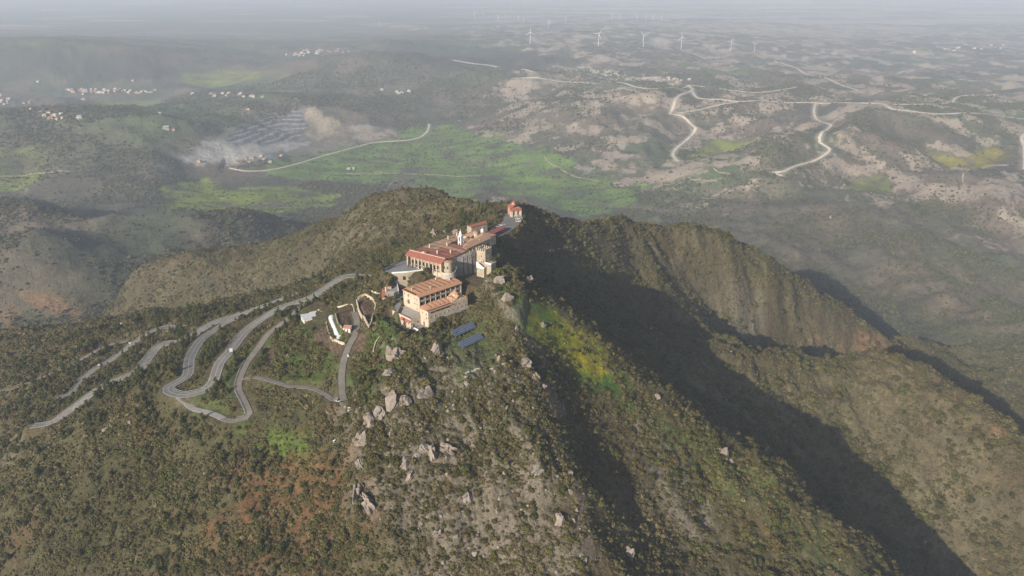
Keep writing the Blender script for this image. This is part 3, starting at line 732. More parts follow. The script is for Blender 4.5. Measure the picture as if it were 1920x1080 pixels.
def crown_mesh(seed, mat, kind):
    r = random.Random(seed); mb = MB()
    if kind == 'pine':
        for i in range(5):
            t = i/4; leafball(mb, r.gauss(0,.16), r.gauss(0,.16), 1.1+t*2.3, .95-.62*t, .75-.2*t, 60-i*6, .22, r, core=.62, lumps=4)
    elif kind == 'round':
        for i in range(6):
            a = i*1.05+r.random(); q = .45 if i else 0
            leafball(mb, q*math.cos(a), q*math.sin(a), 1.0+r.uniform(-.15,.35)+(.35 if i == 0 else 0), .62, .52, 60, .17, r, core=.66, lumps=4)
    else:
        for i in range(6): leafball(mb, 0, 0, .5+i*.62, .42*(1-.11*i), .55, 60, .12, r, core=.75, lumps=6)
    return mb.mesh('crown', mat)
def trunk_mesh(seed, h, r0, limbs=4, spread=.6):
    r = random.Random(seed); mb = MB(); mb.cyl(0, 0, -1.2, h, r0, r0*.45, 7)
    for i in range(limbs):
        a = i*2.4+r.random(); z = h*(.45+.5*i/limbs); mb.tube([(0,0,z), (spread*math.cos(a), spread*math.sin(a), z+spread*.7)], r0*.3, 4)
    return mb.mesh('trunk', 'bark')
SCRUB = [bush_mesh(s, 'scrub_leaf', 1, .62, 46, .26) for s in (1,2,3,4)]
SHRUB = [bush_mesh(s, 'shrub_leaf', 1, .78, 150, .17, lumps=7) for s in (5,6,7,8)]
FLOWER = [bush_mesh(9, 'flower_leaf', 1, .5, 60, .2)]
PINE = [crown_mesh(s, 'pine_leaf', 'pine') for s in (11,12,13,14)]
ROUND = [crown_mesh(s, 'shrub_leaf', 'round') for s in (15,16,17)]
WOOD = [bush_mesh(s, 'wood_leaf', 1, .8, 40, .3, lumps=4) for s in (21,22,23)]
CYP = [crown_mesh(25, 'cypress_leaf', 'cypress')]
T_PINE = trunk_mesh(1, 3.2, .14); T_ROUND = trunk_mesh(2, 1.0, .13, 4, .4); T_CYP = trunk_mesh(3, 3.4, .1, 0)
def stone_mesh(seed, mat, sub=2, rough=.35, sz=(1,1,1)):
    r = random.Random(seed); v, f = ico(sub); off = r.uniform(0, 99)
    cuts = [(Vector((r.gauss(0,1), r.gauss(0,1), r.gauss(0,1))).normalized(), r.uniform(.55,.85)) for _ in range(9)]
    out = []
    for p in v:
        q = p*(1+rough*float(perlin(p.x*1.7+off, p.y*1.7+p.z*2.1, 5))*1.2+.12*float(perlin(p.x*5+off, p.y*5+p.z*4, 6)))
        for n, c in cuts:
            d = q.dot(n)-c
            if d > 0: q = q-n*d*.9
        out.append((q.x*sz[0], q.y*sz[1], q.z*sz[2]))
    mb = MB(); mb.v = out; mb.f = f; mb.mi = [0]*len(f); return mb.mesh('stone', mat)
STONE = [stone_mesh(s, m, 2, .4, sz) for s, m, sz in ((31,'rock',(1,.8,.9)),(32,'pink_rock',(1,.75,1.2)),(33,'rock',(.8,1,1.1)),(34,'pink_rock',(1,.9,.75)),(35,'rock',(1.1,.7,.7)))]
CRAG = [stone_mesh(s, m, 4, .55, (1,.75,1.35)) for s, m in ((41,'pink_rock'),(42,'rock'),(43,'pink_rock'))]

def mask_at(Mk, x, y): return hz(x, y, Mk)
BUILT = np.zeros(GX.shape)
for poly, m in ((FU.rect(-3,35,-2,66),2),(FU.rect(4,26,60,82),2),(FU.rect(33,60,8,46),1),(PLAZA,1.5),(FL.rect(-14,42,-17,20),1.5),(PARK,1.5),(YARD,1.5),(BED3,1),(BED4,1)):
    BUILT = np.maximum(BUILT, region(poly, m*2, 0, world=True)*1.0)
for nm in CARVED:
    sel, bd = CARVED[nm]; BUILT[sel] = np.maximum(BUILT[sel], 1-sstep(ROADS[nm][0]/2+(5.0 if nm == 'lower' else 2.6 if nm in ('main','ramp') else .8), ROADS[nm][0]/2+(7 if nm == 'lower' else 4.6 if nm in ('main','lower','ramp') else 2.0), bd))
for wd, sel, bd in FARC: BUILT[sel] = np.maximum(BUILT[sel], 1-sstep(wd/2+4, wd/2+9, bd))
for poly, a, k_ in BEDS: BUILT = np.maximum(BUILT, region(poly, 1.5, 0))
SOLARP = [(842,640),(892,610),(918,640),(866,672)]
BUILT = np.maximum(BUILT, region(SOLARP, 2, 0)); BUILT = np.maximum(BUILT, region(TUN, 2, 0, world=True)); BUILT = np.maximum(BUILT, region([(558,590),(585,570),(618,580),(600,615),(568,618)], 3, 0))
def scatter(n, r0, r1, dens, power=0.0, a=41.0):
    """n tries over a ring sector, kept with probability dens(x, y)"""
    u = rng.random(n); r = np.sqrt(r0*r0+u*(r1*r1-r0*r0)) if power == 0 else (r0**(2-power)+u*(r1**(2-power)-r0**(2-power)))**(1/(2-power))
    t = np.radians(rng.uniform(-a, a, n)); x, y = r*np.sin(t), r*np.cos(t)
    k = rng.random(n) < dens(x, y)*(1-np.clip(mask_at(BUILT, x, y)*1.6, 0, 1)); x, y = x[k], y[k]
    return x, y, hz(x, y)
def stuff_cloud(name, x, y, z, sc, meshes, label, cat, var=None, zs=None):
    """one object that carries all the plants or stones of a kind nobody could count"""
    n = len(x)
    if n == 0: return
    me = bpy.data.meshes.new(name); me.vertices.add(n)
    me.vertices.foreach_set('co', np.stack([x, y, z], -1).astype(np.float32).ravel())
    at = me.attributes.new('size', 'FLOAT_VECTOR', 'POINT')
    zs = np.ones(n) if zs is None else zs
    at.data.foreach_set('vector', np.stack([sc*rng.uniform(.85,1.15,n), sc*rng.uniform(.85,1.15,n), sc*zs*rng.uniform(.85,1.2,n)], -1).astype(np.float32).ravel())
    at = me.attributes.new('turn', 'FLOAT_VECTOR', 'POINT')
    at.data.foreach_set('vector', np.stack([rng.normal(0,.08,n), rng.normal(0,.08,n), rng.uniform(0,6.28,n)], -1).astype(np.float32).ravel())
    at = me.attributes.new('which', 'INT', 'POINT')
    at.data.foreach_set('value', (rng.integers(0, len(meshes), n) if var is None else var).astype(np.int32))
    o = bpy.data.objects.new(name, me); COL.objects.link(o)
    src = bpy.data.collections.new(name+'_kinds')
    for i, m in enumerate(meshes): src.objects.link(bpy.data.objects.new('%s_%02d' % (name+'_kind', i), m))
    g = bpy.data.node_groups.new(name, 'GeometryNodeTree')
    g.interface.new_socket('Geometry', in_out='INPUT', socket_type='NodeSocketGeometry'); g.interface.new_socket('Geometry', in_out='OUTPUT', socket_type='NodeSocketGeometry')
    N = g.nodes.new; gi, go = N('NodeGroupInput'), N('NodeGroupOutput'); ip = N('GeometryNodeInstanceOnPoints'); ci_ = N('GeometryNodeCollectionInfo')
    ci_.inputs['Collection'].default_value = src; ci_.inputs['Separate Children'].default_value = True; ip.inputs['Pick Instance'].default_value = True
    def attr(nm, t): a = N('GeometryNodeInputNamedAttribute'); a.data_type = t; a.inputs['Name'].default_value = nm; return [s for s in a.outputs if s.enabled and s.name == 'Attribute'][0]
    lk = g.links.new; lk(gi.outputs[0], ip.inputs['Points']); lk(ci_.outputs[0], ip.inputs['Instance'])
    lk(attr('which','INT'), ip.inputs['Instance Index']); lk(attr('size','FLOAT_VECTOR'), ip.inputs['Scale'])
    e2r = N('FunctionNodeEulerToRotation'); lk(attr('turn','FLOAT_VECTOR'), e2r.inputs[0]); lk(e2r.outputs[0], ip.inputs['Rotation']); lk(ip.outputs[0], go.inputs[0])
    md = o.modifiers.new('plants', 'NODES'); md.node_group = g
    return tag(o, label, cat, kind='stuff')
def top_ones(x, y, z, sc, n):
    u, v = project(x, y, z); d = np.hypot(np.hypot(x, y), z-CAMZ)
    ok = (u > 5) & (u < 1915) & (v > 5) & (v < 1075); key = np.where(ok, sc/d, 0); i = np.argsort(-key)[:n]
    m = np.zeros(len(x), bool); m[i] = True; return m

# scrub everywhere on the mountain
G_BARE = region([(0,830),(32,815),(42,840),(15,872),(0,880)], 3, 3)
mN = MTN
greens = sum(region(p, 5, 9) for p in ([(950,540),(1010,570),(1060,590),(1180,720),(1190,780),(1100,720),(1020,640),(965,590)], [(450,800),(520,790),(590,830),(560,870),(480,850)], [(820,640),(950,640),(940,690),(860,690)]))
NS = 400000
def d_scrub(x, y):
    r = np.hypot(x, y); return np.clip(mask_at(mN, x, y), 0, 1)*(.15+1.05*np.clip(fbm(x, y, 25, 3, 500)*2.6+.55, 0, 1))*np.where(r < 800, 1, .75)*(1-.88*np.clip(mask_at(greens, x, y), 0, 1))*(1-.8*mask_at(G_BARE, x, y))
x, y, z = scatter(NS, 260, 1350, d_scrub, .8)
sc = np.clip(rng.gamma(3, .38, len(x)), .3, 3.2)*(.8+.3*np.clip(np.hypot(x, y)/800, 0, 1)); z = z-.1*sc
stuff_cloud('scrub', x, y, z, sc, SCRUB, 'low grey and olive scrub covering the slopes of the mountain', 'scrub')
# rounder green shrubs
SH_D = .16+.8*sum(region(p, 15, 20) for p in ([(380,860),(680,840),(680,1080),(0,1080),(0,900),(200,860)], [(640,600),(960,600),(960,700),(700,780)], [(1000,560),(1600,1000),(1560,1080),(1380,1080),(1150,820)], [(1250,640),(1900,800),(1900,1080),(1750,1080)], [(450,800),(480,640),(640,560),(640,860)]))+.22*ROCKY+.5*region([(980,400),(1400,600),(1500,680),(1200,640),(1050,560)], 20, 20)
def d_shrub(x, y): return np.clip(mask_at(SH_D, x, y), 0, 1)*mask_at(mN, x, y)*np.clip(.5+fbm(x, y, 38, 3, 510)*3, .05, 1)*(1-.85*np.clip(mask_at(greens, x, y), 0, 1))
x, y, z = scatter(75000, 270, 1250, d_shrub, .8)
sc = np.clip(rng.gamma(3.5, .54, len(x)), .6, 4.6); sc = sc*np.where(x > 170, 1.3, 1); z = z-.15*sc
ind = top_ones(x, y, z, sc, 290)
stuff_cloud('shrubbery', x[~ind], y[~ind], z[~ind], sc[~ind], SHRUB, 'rounded green bushes dotted over the mountain slopes', 'bushes')
for i in np.nonzero(ind)[0]:
    o = place('shrub', SHRUB[i % 4], (x[i], y[i], z[i]), rng.uniform(0, 6.28), (sc[i], sc[i]*rng.uniform(.85,1.15), sc[i]*rng.uniform(.85,1.1)))
    tag(o, 'rounded dark green bush growing on the near slope of the mountain', 'bush', 'large bushes on the near slopes')
# yellow gorse
FLW = region([(1000,600),(1050,590),(1130,670),(1180,730),(1110,700),(1040,650)], 6, 14)*.5+.5*region([(1050,640),(1080,650),(1140,700),(1100,695)], 3, 8)
x, y, z = scatter(90000, 400, 700, lambda x, y: np.clip(mask_at(FLW, x, y), 0, 1)*.5)
stuff_cloud('flowers', x, y, z-.1, rng.uniform(.4, 1.0, len(x)), FLOWER, 'yellow flowering gorse on the shaded green rib', 'flowers')
for u, v, s in ((836,762,2.0),(962,827,1.7),(1150,664,1.5),(1128,690,1.6),(1085,655,1.6)):
    p = hit(u, v)[0]; tag(place('gorse_bush', FLOWER[0], (p[0], p[1], p[2]-.2), 0, s), {836:'bright yellow gorse bush among the pale boulders of the nose', 962:'small yellow gorse bush low on the nose, near the shaded gully', 1150:'yellow gorse bush at the far right of the flowering rib', 1128:'yellow gorse bush at the lower end of the flowering patch', 1085:'yellow gorse bush in the middle of the flowering rib'}[u], 'gorse bush')
# pines: the western slope and the belt along the road
PN = region([(0,655),(200,612),(400,580),(620,540),(700,522),(725,500),(750,540),(720,560),(690,560),(640,560),(600,590),(560,600),(500,660),(440,720),(440,790),(350,780),(250,770),(150,800),(60,830),(0,850)], 12, 8)
PN = PN+.30*region([(0,850),(100,810),(450,800),(620,850),(640,1080),(0,1080)], 20, 20)+.55*region([(800,455),(830,425),(880,400),(960,385),(930,425),(880,440)], 8, 5)+.22*region([(280,590),(255,520),(500,460),(700,385),(800,365),(860,390),(760,470),(620,530)], 20, 20)+.5*region([(700,540),(740,560),(735,640),(860,610),(880,640),(720,680),(680,620)], 6, 5)+.5*region([(975,400),(1040,415),(1050,440),(990,440)], 8, 5)
def d_pine(x, y): return np.clip(mask_at(PN, x, y), 0, 1)*np.clip(.7+fbm(x, y, 30, 2, 520)*1.5, .1, 1)
x, y, z = scatter(60000, 330, 1250, d_pine, .8)
gard = mask_at(region([(690,560),(740,560),(735,640),(880,600),(880,650),(720,690),(660,640),(600,600)], 5, 0), x, y) > .5
left = x < -60
sc = np.where(gard, rng.uniform(.7, 1.2, len(x)), rng.gamma(10, .125, len(x))); sc = np.clip(sc*np.where(np.hypot(x,y) > 750, .75, 1), .5, 2.2)
pine = (rng.random(len(x)) < .72) & ~gard
a = pine
ind = top_ones(x, y, z, sc*pine, 290) & pine
k_ = a & ~ind
stuff_cloud('pine_woodland', x[k_], y[k_], z[k_]-.2, sc[k_]*1.5, PINE, 'young dark green pine woodland on the slope below the road', 'woodland', None, np.full(int(k_.sum()), .7))
for i in np.nonzero(ind)[0]:
    e = empty('pine_tree', (x[i], y[i], z[i]-.15), rng.uniform(0, 6.28), label='young dark green pine standing on the slope beside the hairpin roads', cat='pine tree', group='pines on the western slope'); e.scale = (sc[i]*1.5,sc[i]*1.5,sc[i]*1.05)
    for nm, me in (('trunk', T_PINE), ('crown', PINE[i % 4])):
        o = bpy.data.objects.new(nm, me); COL.objects.link(o); o.parent = e
b_ = ~pine; scr = sc*1.25
ind = top_ones(x, y, z, scr*b_, 200) & b_
k_ = b_ & ~ind
stuff_cloud('broadleaf_woodland', x[k_], y[k_], z[k_]-.2, scr[k_], ROUND, 'round-crowned olive green trees mixed among the pines', 'woodland')
for i in np.nonzero(ind)[0]:
    gd = gard[i]
    e = empty('broadleaf_tree', (x[i], y[i], z[i]-.2), rng.uniform(0, 6.28), label='round green tree in the gardens below the monastery' if gd else 'round olive green tree mixed among the pines of the western slope', cat='tree', group='garden trees below the monastery' if gd else 'round trees among the pines'); e.scale = (scr[i],)*3
    for nm, me in (('trunk', T_ROUND), ('crown', ROUND[i % 3])):
        o = bpy.data.objects.new(nm, me); COL.objects.link(o); o.parent = e
# woods and field trees of the lowland
WD = np.clip(fbm(GX, GY, 320, 5, 530)*3+.38, .05, .9)*(1-MTN)*(1-.965*FLAT)*(1-.7*np.clip(BARE*1.4, 0, 1))
WD = WD*(1-.85*region([(1700,540),(1780,530),(1870,590),(1920,620),(1920,650),(1800,610),(1720,580)], 25, 25))*(1-region([(322,285),(370,272),(430,238),(560,200),(620,200),(755,240),(755,258),(590,290),(480,306),(340,306)], 12, 0))
x, y, z = scatter(620000, 1000, 4200, lambda x, y: mask_at(WD, x, y), 1.1)
sc = rng.gamma(4, .52, len(x))*np.clip(.75+np.hypot(x, y)/6000, .8, 1.3)
stuff_cloud('lowland_woods', x, y, z-.3, sc, WOOD, 'scattered dark scrub and small trees over the hazy lowland', 'woods')
# stones
RK = ROCKY*np.clip(.25+1.2*sstep(.0,.5,ridged(GX, GY, 22, 3, 540)), 0, 1)
RK2 = region([(960,630),(1010,650),(1070,780),(1090,960),(1080,1080),(1040,1080),(1030,860),(980,700)], 6, 6)
RK3 = region([(240,900),(340,880),(360,950),(300,990),(230,980)], 8, 8)*.35
def d_rock(x, y): return np.clip(mask_at(RK, x, y)+.8*mask_at(RK2, x, y)+mask_at(RK3, x, y)+.012, 0, 1)*mask_at(mN, x, y)
x, y, z = scatter(26000, 280, 800, d_rock)
k_ = rng.random(len(x)) < .62; x, y, z = x[k_], y[k_], z[k_]
sc = np.clip(rng.gamma(1.2, .34, len(x))+.2, .2, 2.8)
ind = top_ones(x, y, z, sc, 230); var = rng.integers(0, 5, len(x))
stuff_cloud('rubble', x[~ind], y[~ind], z[~ind], sc[~ind], STONE, 'loose pale stones scattered between the scrub', 'rubble', var[~ind])
for i in np.nonzero(ind)[0]:
    o = place('boulder', STONE[var[i]], (x[i], y[i], z[i]+.1*sc[i]), rng.uniform(0, 6.28), sc[i]*1.15)
    tag(o, 'pale weathered boulder among scrub on the rocky nose of the mountain', 'boulder', 'boulders on the rocky nose')
CR = [(738,672,4.2,1.5,'tall pinkish crag standing on the green slope left of the solar panels'),(728,700,3.0,.8,'low reddish crag at the foot of the tall crag'),(820,655,3.3,1.2,'rounded pink crag just below and left of the solar panels'),
      (733,760,4.6,1.1,'broad pale crag above the boulder field'),(712,775,3.2,1.1,'pale crag leaning against the broad crag'),(757,752,3.0,1.0,'darker crag behind the broad crag'),(800,740,3.4,.8,'flat-topped pale crag at the head of the boulder field'),
      (795,842,2.8,1.3,'upright pinkish rock, one of the pair in the boulder field'),(808,850,3.0,1.4,'taller pinkish rock with a dark shadow beside it'),(838,843,3.4,.8,'round pinkish boulder right of the upright pair'),(782,852,1.6,.9,'small pale rock left of the upright pair'),
      (762,872,3.2,1.3,'long pale rib of rock low on the nose'),(768,895,2.2,1.2,'lower end of the pale rock rib'),(875,932,2.6,1.0,'grey rock low on the nose beside a green patch'),(690,790,3.0,1.6,'pale cliff block on the left edge of the nose'),
      (678,830,2.8,1.7,'narrow pale cliff block lower on the left edge of the nose'),(677,870,2.6,1.6,'lowest pale cliff block above the red earth'),(668,930,3.6,1.7,'big grey cliff face beside the red earth terraces'),(690,950,3.4,1.7,'pale buttress next to the big grey cliff face'),
      (937,528,4.6,1.25,'sunlit cream crag below the crenellated tower'),(950,560,3.4,1.7,'dark narrow crag hanging below the sunlit crag'),(990,525,4.2,.7,'brown smooth rock dome on the shaded slope'),(1018,608,1.9,.8,'pale boulder in the grass of the green rib'),
      (1233,742,1.9,.8,'pale boulder half way down the green rib'),(1355,853,3.6,.75,'large pale boulder low on the green rib'),(1370,862,1.6,.8,'small pale boulder beside the large one on the rib'),(1400,872,1.2,.8,'small pale stone right of the large rib boulder'),
      (815,438,4.0,1.0,'pale crag on the hillside behind the monastery, nearest the red roofs'),(838,432,3.6,.9,'rounded crag behind the monastery with shrubs around it'),(855,433,3.2,.8,'low crag right behind the bell tower'),
      (820,1000,2.2,.9,'pale rock near the foot of the nose'),(1010,880,2.8,1.0,'shattered grey rock on the shaded edge of the nose'),(1050,975,3.0,1.0,'grey rock step low on the edge of the nose'),(1180,1040,2.6,1.0,'pale rock deep in the lower gully'),(985,680,3.0,.9,'pink rock step on the edge above the shaded gully'),(1003,705,2.4,.9,'small pink rock under the rock step')]
for i, (u, v, s, hh, lb) in enumerate(CR):
    s = s*(1.35 if v > 600 else 1.0)
    p = hit(u, v+4)[0]
    tag(place('crag', CRAG[i % 3], (p[0], p[1]+s*.4, p[2]+.15*s), R(37*i), (s*1.15, s*1.0, s*(.25+hh*.55))), lb, 'rock')
# ------------------------------------------------------------------ buildings
print('buildings')
_wm = {}
def win(par, fr, a, b, z, w, h, kind='window', arch=False, surround='coping', deep=.06):
    """a window or door on a wall; fr = outward direction ('-p','+p','-q','+q'), a = coordinate of the wall, b = position along it, z = sill height"""
    key = (fr[1], fr[0], round(w,2), round(h,2), kind, arch, surround)
    if key not in _wm:
        mb = MB(); s = .16; sg = -1 if fr[0] == '-' else 1
        def bx(u0, u1, t0, t1, z0, z1):
            if fr[1] == 'q': mb.box(u0, u1, min(t0*sg, t1*sg), max(t0*sg, t1*sg), z0, z1)
            else: mb.box(min(t0*sg, t1*sg), max(t0*sg, t1*sg), u0, u1, z0, z1)
        mb.mat('dark_glass' if kind == 'window' else ('dark_hole' if kind != 'door' else 'wood'))
        if arch:
            n = 8; P = [(-w/2,0),(w/2,0)]+[(w/2*math.cos(math.pi*i/n), h-w/2+w/2*math.sin(math.pi*i/n)) for i in range(n+1)]
            b0 = len(mb.v)
            for t in (-.1, deep):
                for p in P: mb.v.append((p[0], t*sg, p[1]) if fr[1] == 'q' else (t*sg, p[0], p[1]))
            m = len(P); mb.f += [tuple(range(b0, b0+m)), tuple(range(b0+2*m-1, b0+m-1, -1))]+[(b0+i, b0+(i+1)%m, b0+m+(i+1)%m, b0+m+i) for i in range(m)]; mb.mi += [mb.c]*(m+2)
        else: bx(-w/2, w/2, -.1, deep, 0, h)
        if surround:
            mb.mat(surround); bx(-w/2-s, -w/2, -.1, deep+.06, 0, h); bx(w/2, w/2+s, -.1, deep+.06, 0, h); bx(-w/2-s, w/2+s, -.1, deep+.1, -s, 0)
            if not arch: bx(-w/2-s, w/2+s, -.1, deep+.08, h, h+s)
        _wm[key] = mb.mesh(kind)
    loc = (b, a, z) if fr[1] == 'q' else (a, b, z)
    o = place(kind if kind != 'hole' else 'opening', _wm[key], loc); o.parent = par; return o
def saw_roof(mb, p0, p1, q0, q1, z, along, bands, rise=.85, pitch=.9, ridge=.5, t=.25, shadow_w=0.0, mats=None):
    """tiled roof of stepped bands: each band climbs along its direction and then drops to the next"""
    for i in range(bands):
        if along == 'p':
            a, b = p0+(p1-p0)*i/bands, p0+(p1-p0)*(i+1)/bands; qm = q0+(q1-q0)*ridge; keep = mb.c
            if shadow_w: mb.mat('band_shadow'); e_ = .06; mb.slab([(a+.02,q0+.5,z+e_),(a+shadow_w,q0+.5,z+e_+rise*shadow_w/(b-a)),(a+shadow_w,qm,z+e_+pitch+rise*shadow_w/(b-a)),(a+.02,qm,z+e_+pitch)], .1); mb.slab([(a+.02,qm,z+e_+pitch),(a+shadow_w,qm,z+e_+pitch+rise*shadow_w/(b-a)),(a+shadow_w,q1-.5,z+e_+rise*shadow_w/(b-a)),(a+.02,q1-.5,z+e_)], .1); mb.c = keep  # dark strip painted as the shadow the previous band would cast
            if mats: mb.mat(mats[i])
            mb.slab([(a,q0,z),(b,q0,z+rise),(b,qm,z+rise+pitch),(a,qm,z+pitch)], t+.35); mb.slab([(a,qm,z+pitch),(b,qm,z+rise+pitch),(b,q1,z+rise),(a,q1,z)], t+.35)
        else:
            a, b = q0+(q1-q0)*i/bands, q0+(q1-q0)*(i+1)/bands; pm = p0+(p1-p0)*ridge; e_ = .06; r_g = rise*shadow_w/(b-a)
            if shadow_w: mb.mat('band_shadow'); mb.slab([(p0+.4,a+.02,z+e_),(pm,a+.02,z+e_+pitch),(pm,a+shadow_w,z+e_+pitch+r_g),(p0+.4,a+shadow_w,z+e_+r_g)], .1); mb.slab([(pm,a+.02,z+e_+pitch),(p1-.4,a+.02,z+e_),(p1-.4,a+shadow_w,z+e_+r_g),(pm,a+shadow_w,z+e_+r_g+pitch)], .1)  # same painted shadow strip along each band's low edge
            if mats: mb.mat(mats[i][0])
            mb.slab([(p0,a,z),(pm,a,z+pitch),(pm,b,z+rise+pitch),(p0,b,z+rise)], t+.35)
            if mats: mb.mat(mats[i][1])
            mb.slab([(pm,a,z+pitch),(p1,a,z),(p1,b,z+rise),(pm,b,z+rise+pitch)], t+.35)
def gable(mb, p0, p1, q0, q1, z, h, along='p', t=.3, o=.4):
    if along == 'p':
        m = (q0+q1)/2; mb.slab([(p0-o,q0-o,z-.1),(p1+o,q0-o,z-.1),(p1+o,m,z+h),(p0-o,m,z+h)], t); mb.slab([(p0-o,m,z+h),(p1+o,m,z+h),(p1+o,q1+o,z-.1),(p0-o,q1+o,z-.1)], t)
    else:
        m = (p0+p1)/2; mb.slab([(p0-o,q0-o,z-.1),(m,q0-o,z+h),(m,q1+o,z+h),(p0-o,q1+o,z-.1)], t); mb.slab([(m,q0-o,z+h),(p1+o,q0-o,z-.1),(p1+o,q1+o,z-.1),(m,q1+o,z+h)], t)
def hip(mb, p0, p1, q0, q1, z, h, o=.4):
    p0 -= o; p1 += o; q0 -= o; q1 += o; d = min(p1-p0, q1-q0)/2
    if p1-p0 >= q1-q0: a, b = (p0+d, (q0+q1)/2, z+h), (p1-d, (q0+q1)/2, z+h)
    else: a, b = ((p0+p1)/2, q0+d, z+h), ((p0+p1)/2, q1-d, z+h)
    c = [(p0,q0,z),(p1,q0,z),(p1,q1,z),(p0,q1,z)]
    if p1-p0 >= q1-q0: mb.poly([c[0],c[1],b,a]); mb.poly([c[1],c[2],b]); mb.poly([c[2],c[3],a,b]); mb.poly([c[3],c[0],a])
    else: mb.poly([c[0],c[1],a]); mb.poly([c[1],c[2],b,a]); mb.poly([c[2],c[3],b]); mb.poly([c[3],c[0],a,b])
    mb.prism([x[:2] for x in c], z-.25, z-.01)

# --- guest wing: the long block with the orange stepped roof
zb = 478.6; A = empty('guest_wing', (FL.x, FL.y, zb), FL.a, label='long cream guest wing with an orange stepped tile roof and open balconies', cat='building')
H = 12.0
MB().box(0, 38.3, 2.3, 18.4, -6, H-.02).build('wall', 'cream', A)
MB().box(-.02, .7, 0, 2.28, -6, H-.02).box(37.6, 38.32, 0, 2.28, -6, H-.02).build('end_wall', 'cream', A)
mb = MB().mat('cream')
for zf in (-.5, 3.8, 7.9): mb.box(.72, 37.58, .1, 2.28, zf, zf+.35)
mb.build('balcony_floor', None, A)
for i in range(9):
    MB().box(4.6*i-.25+.9, 4.6*i+.25+.9, .02, .5, -.1, H-.04).build('pier', 'cream', A) if i else None
for zf in (4.15, 8.25):
    for i in range(8): MB().box(4.6*i+1.5, 4.6*i+5.1-.0, .1, .25, zf, zf+.9).build('parapet', 'stone' if i % 2 else 'cream', A)
for zf in (.6, 4.5, 8.5):
    for i in range(8): win(A, '-q', 2.3, 3.3+4.6*i, zf, 2.6, 2.4, 'opening', True, None)
mb = MB().mat('orange_tile'); saw_roof(mb, 4.4, 38.8, 2.6, 18.9, H+.9, 'p', 8, .28, .35, .5, shadow_w=.8)
mb.slab([(-.6,-.7,H+.1),(38.8,-.7,H+.1),(38.8,2.9,H+1.1),(-.6,2.9,H+1.1)], .3)
mb.slab([(-.6,2.92,H+.25),(4.45,2.92,H+1.1),(4.45,18.9,H+1.1),(-.6,18.9,H+.25)], .3)
mb.mat('band_shadow').box(.05, 38.2, 2.4, 18.35, H-.02, H+.6).box(36.9, 38.25, 2.4, 18.35, H+.6, H+1.0); mb.build('roof', None, A)
for x_, y_ in ((3,12),(14,5),(27,15),(34,8)): MB().mat('cream').box(x_-.4, x_+.4, y_-.4, y_+.4, H, H+2.7).box(x_-.55, x_+.55, y_-.55, y_+.55, H+2.7, H+2.95).build('chimney', None, A)
for b, z, w, h, ar, kd in ((16.6,9.3,.7,1.1,False,'window'),(12.6,8.7,1.1,1.9,True,'window'),(5.2,9.1,.7,1.0,False,'window'),(2.6,9.1,.7,1.0,False,'window'),(12.4,3.4,2.6,3.2,True,'door'),(5.2,5.2,.7,1.0,False,'window'),(2.6,5.2,.7,1.0,False,'window'),(2.9,1.6,.7,1.0,False,'window')): win(A, '-p', 0, b, z, w, h, kd, ar)
for i in range(9): win(A, '+q', 18.4, 2.5+4.1*i, 8, 1, 1.5); win(A, '+q', 18.4, 2.5+4.1*i, 3.5, 1, 1.5)
for q in (4, 8, 12, 16): win(A, '+p', 38.3, q, 8, .9, 1.4)
# --- south wing with the chapel dome
zb = 477.0; B = empty('chapel_wing', (FL.x, FL.y, zb), FL.a, label='low front wing with a tiled chapel dome and stepped orange roofs above small windows', cat='building')
H = 8.4
MB().prism([(-4.3,-15),(31,-15),(31,-6),(-4.3,-6)], -7, H).build('wall', 'cream', B)
mb = MB().mat('orange_tile')
for i in range(5):
    a = -2.6+3.9*i; mb.slab([(a,-12.6,H+1.1),(a+3.0,-12.6,H+1.65),(a+3.0,-6.2,H+2.15),(a,-6.2,H+1.6)], .6)
mb.slab([(-4.9,-15.6,H+.12),(17,-15.6,H+.12),(17,-12.4,H+1.1),(-4.9,-12.4,H+1.1)], .3); mb.slab([(-4.9,-12.38,H+.5),(-2.6,-12.38,H+1.1),(-2.6,-5.7,H+1.4),(-4.9,-5.7,H+.5)], .3)
mb.mat('band_shadow').box(-4.2, 16.9, -14.9, -6.05, H, H+.6)  # dark base shows between the bands as painted shadow lines
mb.build('roof', None, B)
MB().mat('cream').box(17.1, 30.8, -14.8, -6.1, H-.3, H+.9).box(19.5, 27.5, -14.2, -6.4, H+.9, H+2.2).build('chapel_wall', None, B)
mb = MB().mat('orange_tile'); hip(mb, 17.1, 20, -14.6, -6.2, H+.95, 1.0, .2); gable(mb, 19.5, 27.5, -12.4, -8.2, H+2.3, 1.7, 'p'); gable(mb, 21.4, 25.6, -14.2, -6.4, H+2.32, 1.72, 'q'); hip(mb, 27.7, 31, -14.8, -6.2, H+.95, 1.1, .2)
mb.build('chapel_roof', None, B)
D_ = MB().mat('cream').cyl(23.5, -10.3, H+2.3, H+4.6, 2.5, n=8).build('dome_drum', None, B)
MB().cyl(23.5, -10.3, H+4.6, H+6.6, 2.95, .25, n=8).build('dome_roof', 'orange_tile', B)
MB().box(23.42, 23.58, -10.38, -10.22, H+6.5, H+8.0).box(23.1, 23.9, -10.36, -10.24, H+7.3, H+7.45).build('cross', 'white_metal', B)
for i in range(4): win(B, '-q', -15, 0+4.3*i, 6.6, 3.6, .8, 'hole', False, None)
for i in range(9): win(B, '-q', -15, -2.2+3.9*i, 3.4, .8, 1.2)
for i in range(3): win(B, '-q', -15, 19+3.9*i, 6.3, .7, 1.0)
for q, z in ((-13,5.6),(-9,5.6),(-13,2.6)): win(B, '-p', -4.3, q, z, .7, 1.1)
win(B, '-p', -4.3, -10, -3.2, 1.6, 3.0, 'door', False, None)
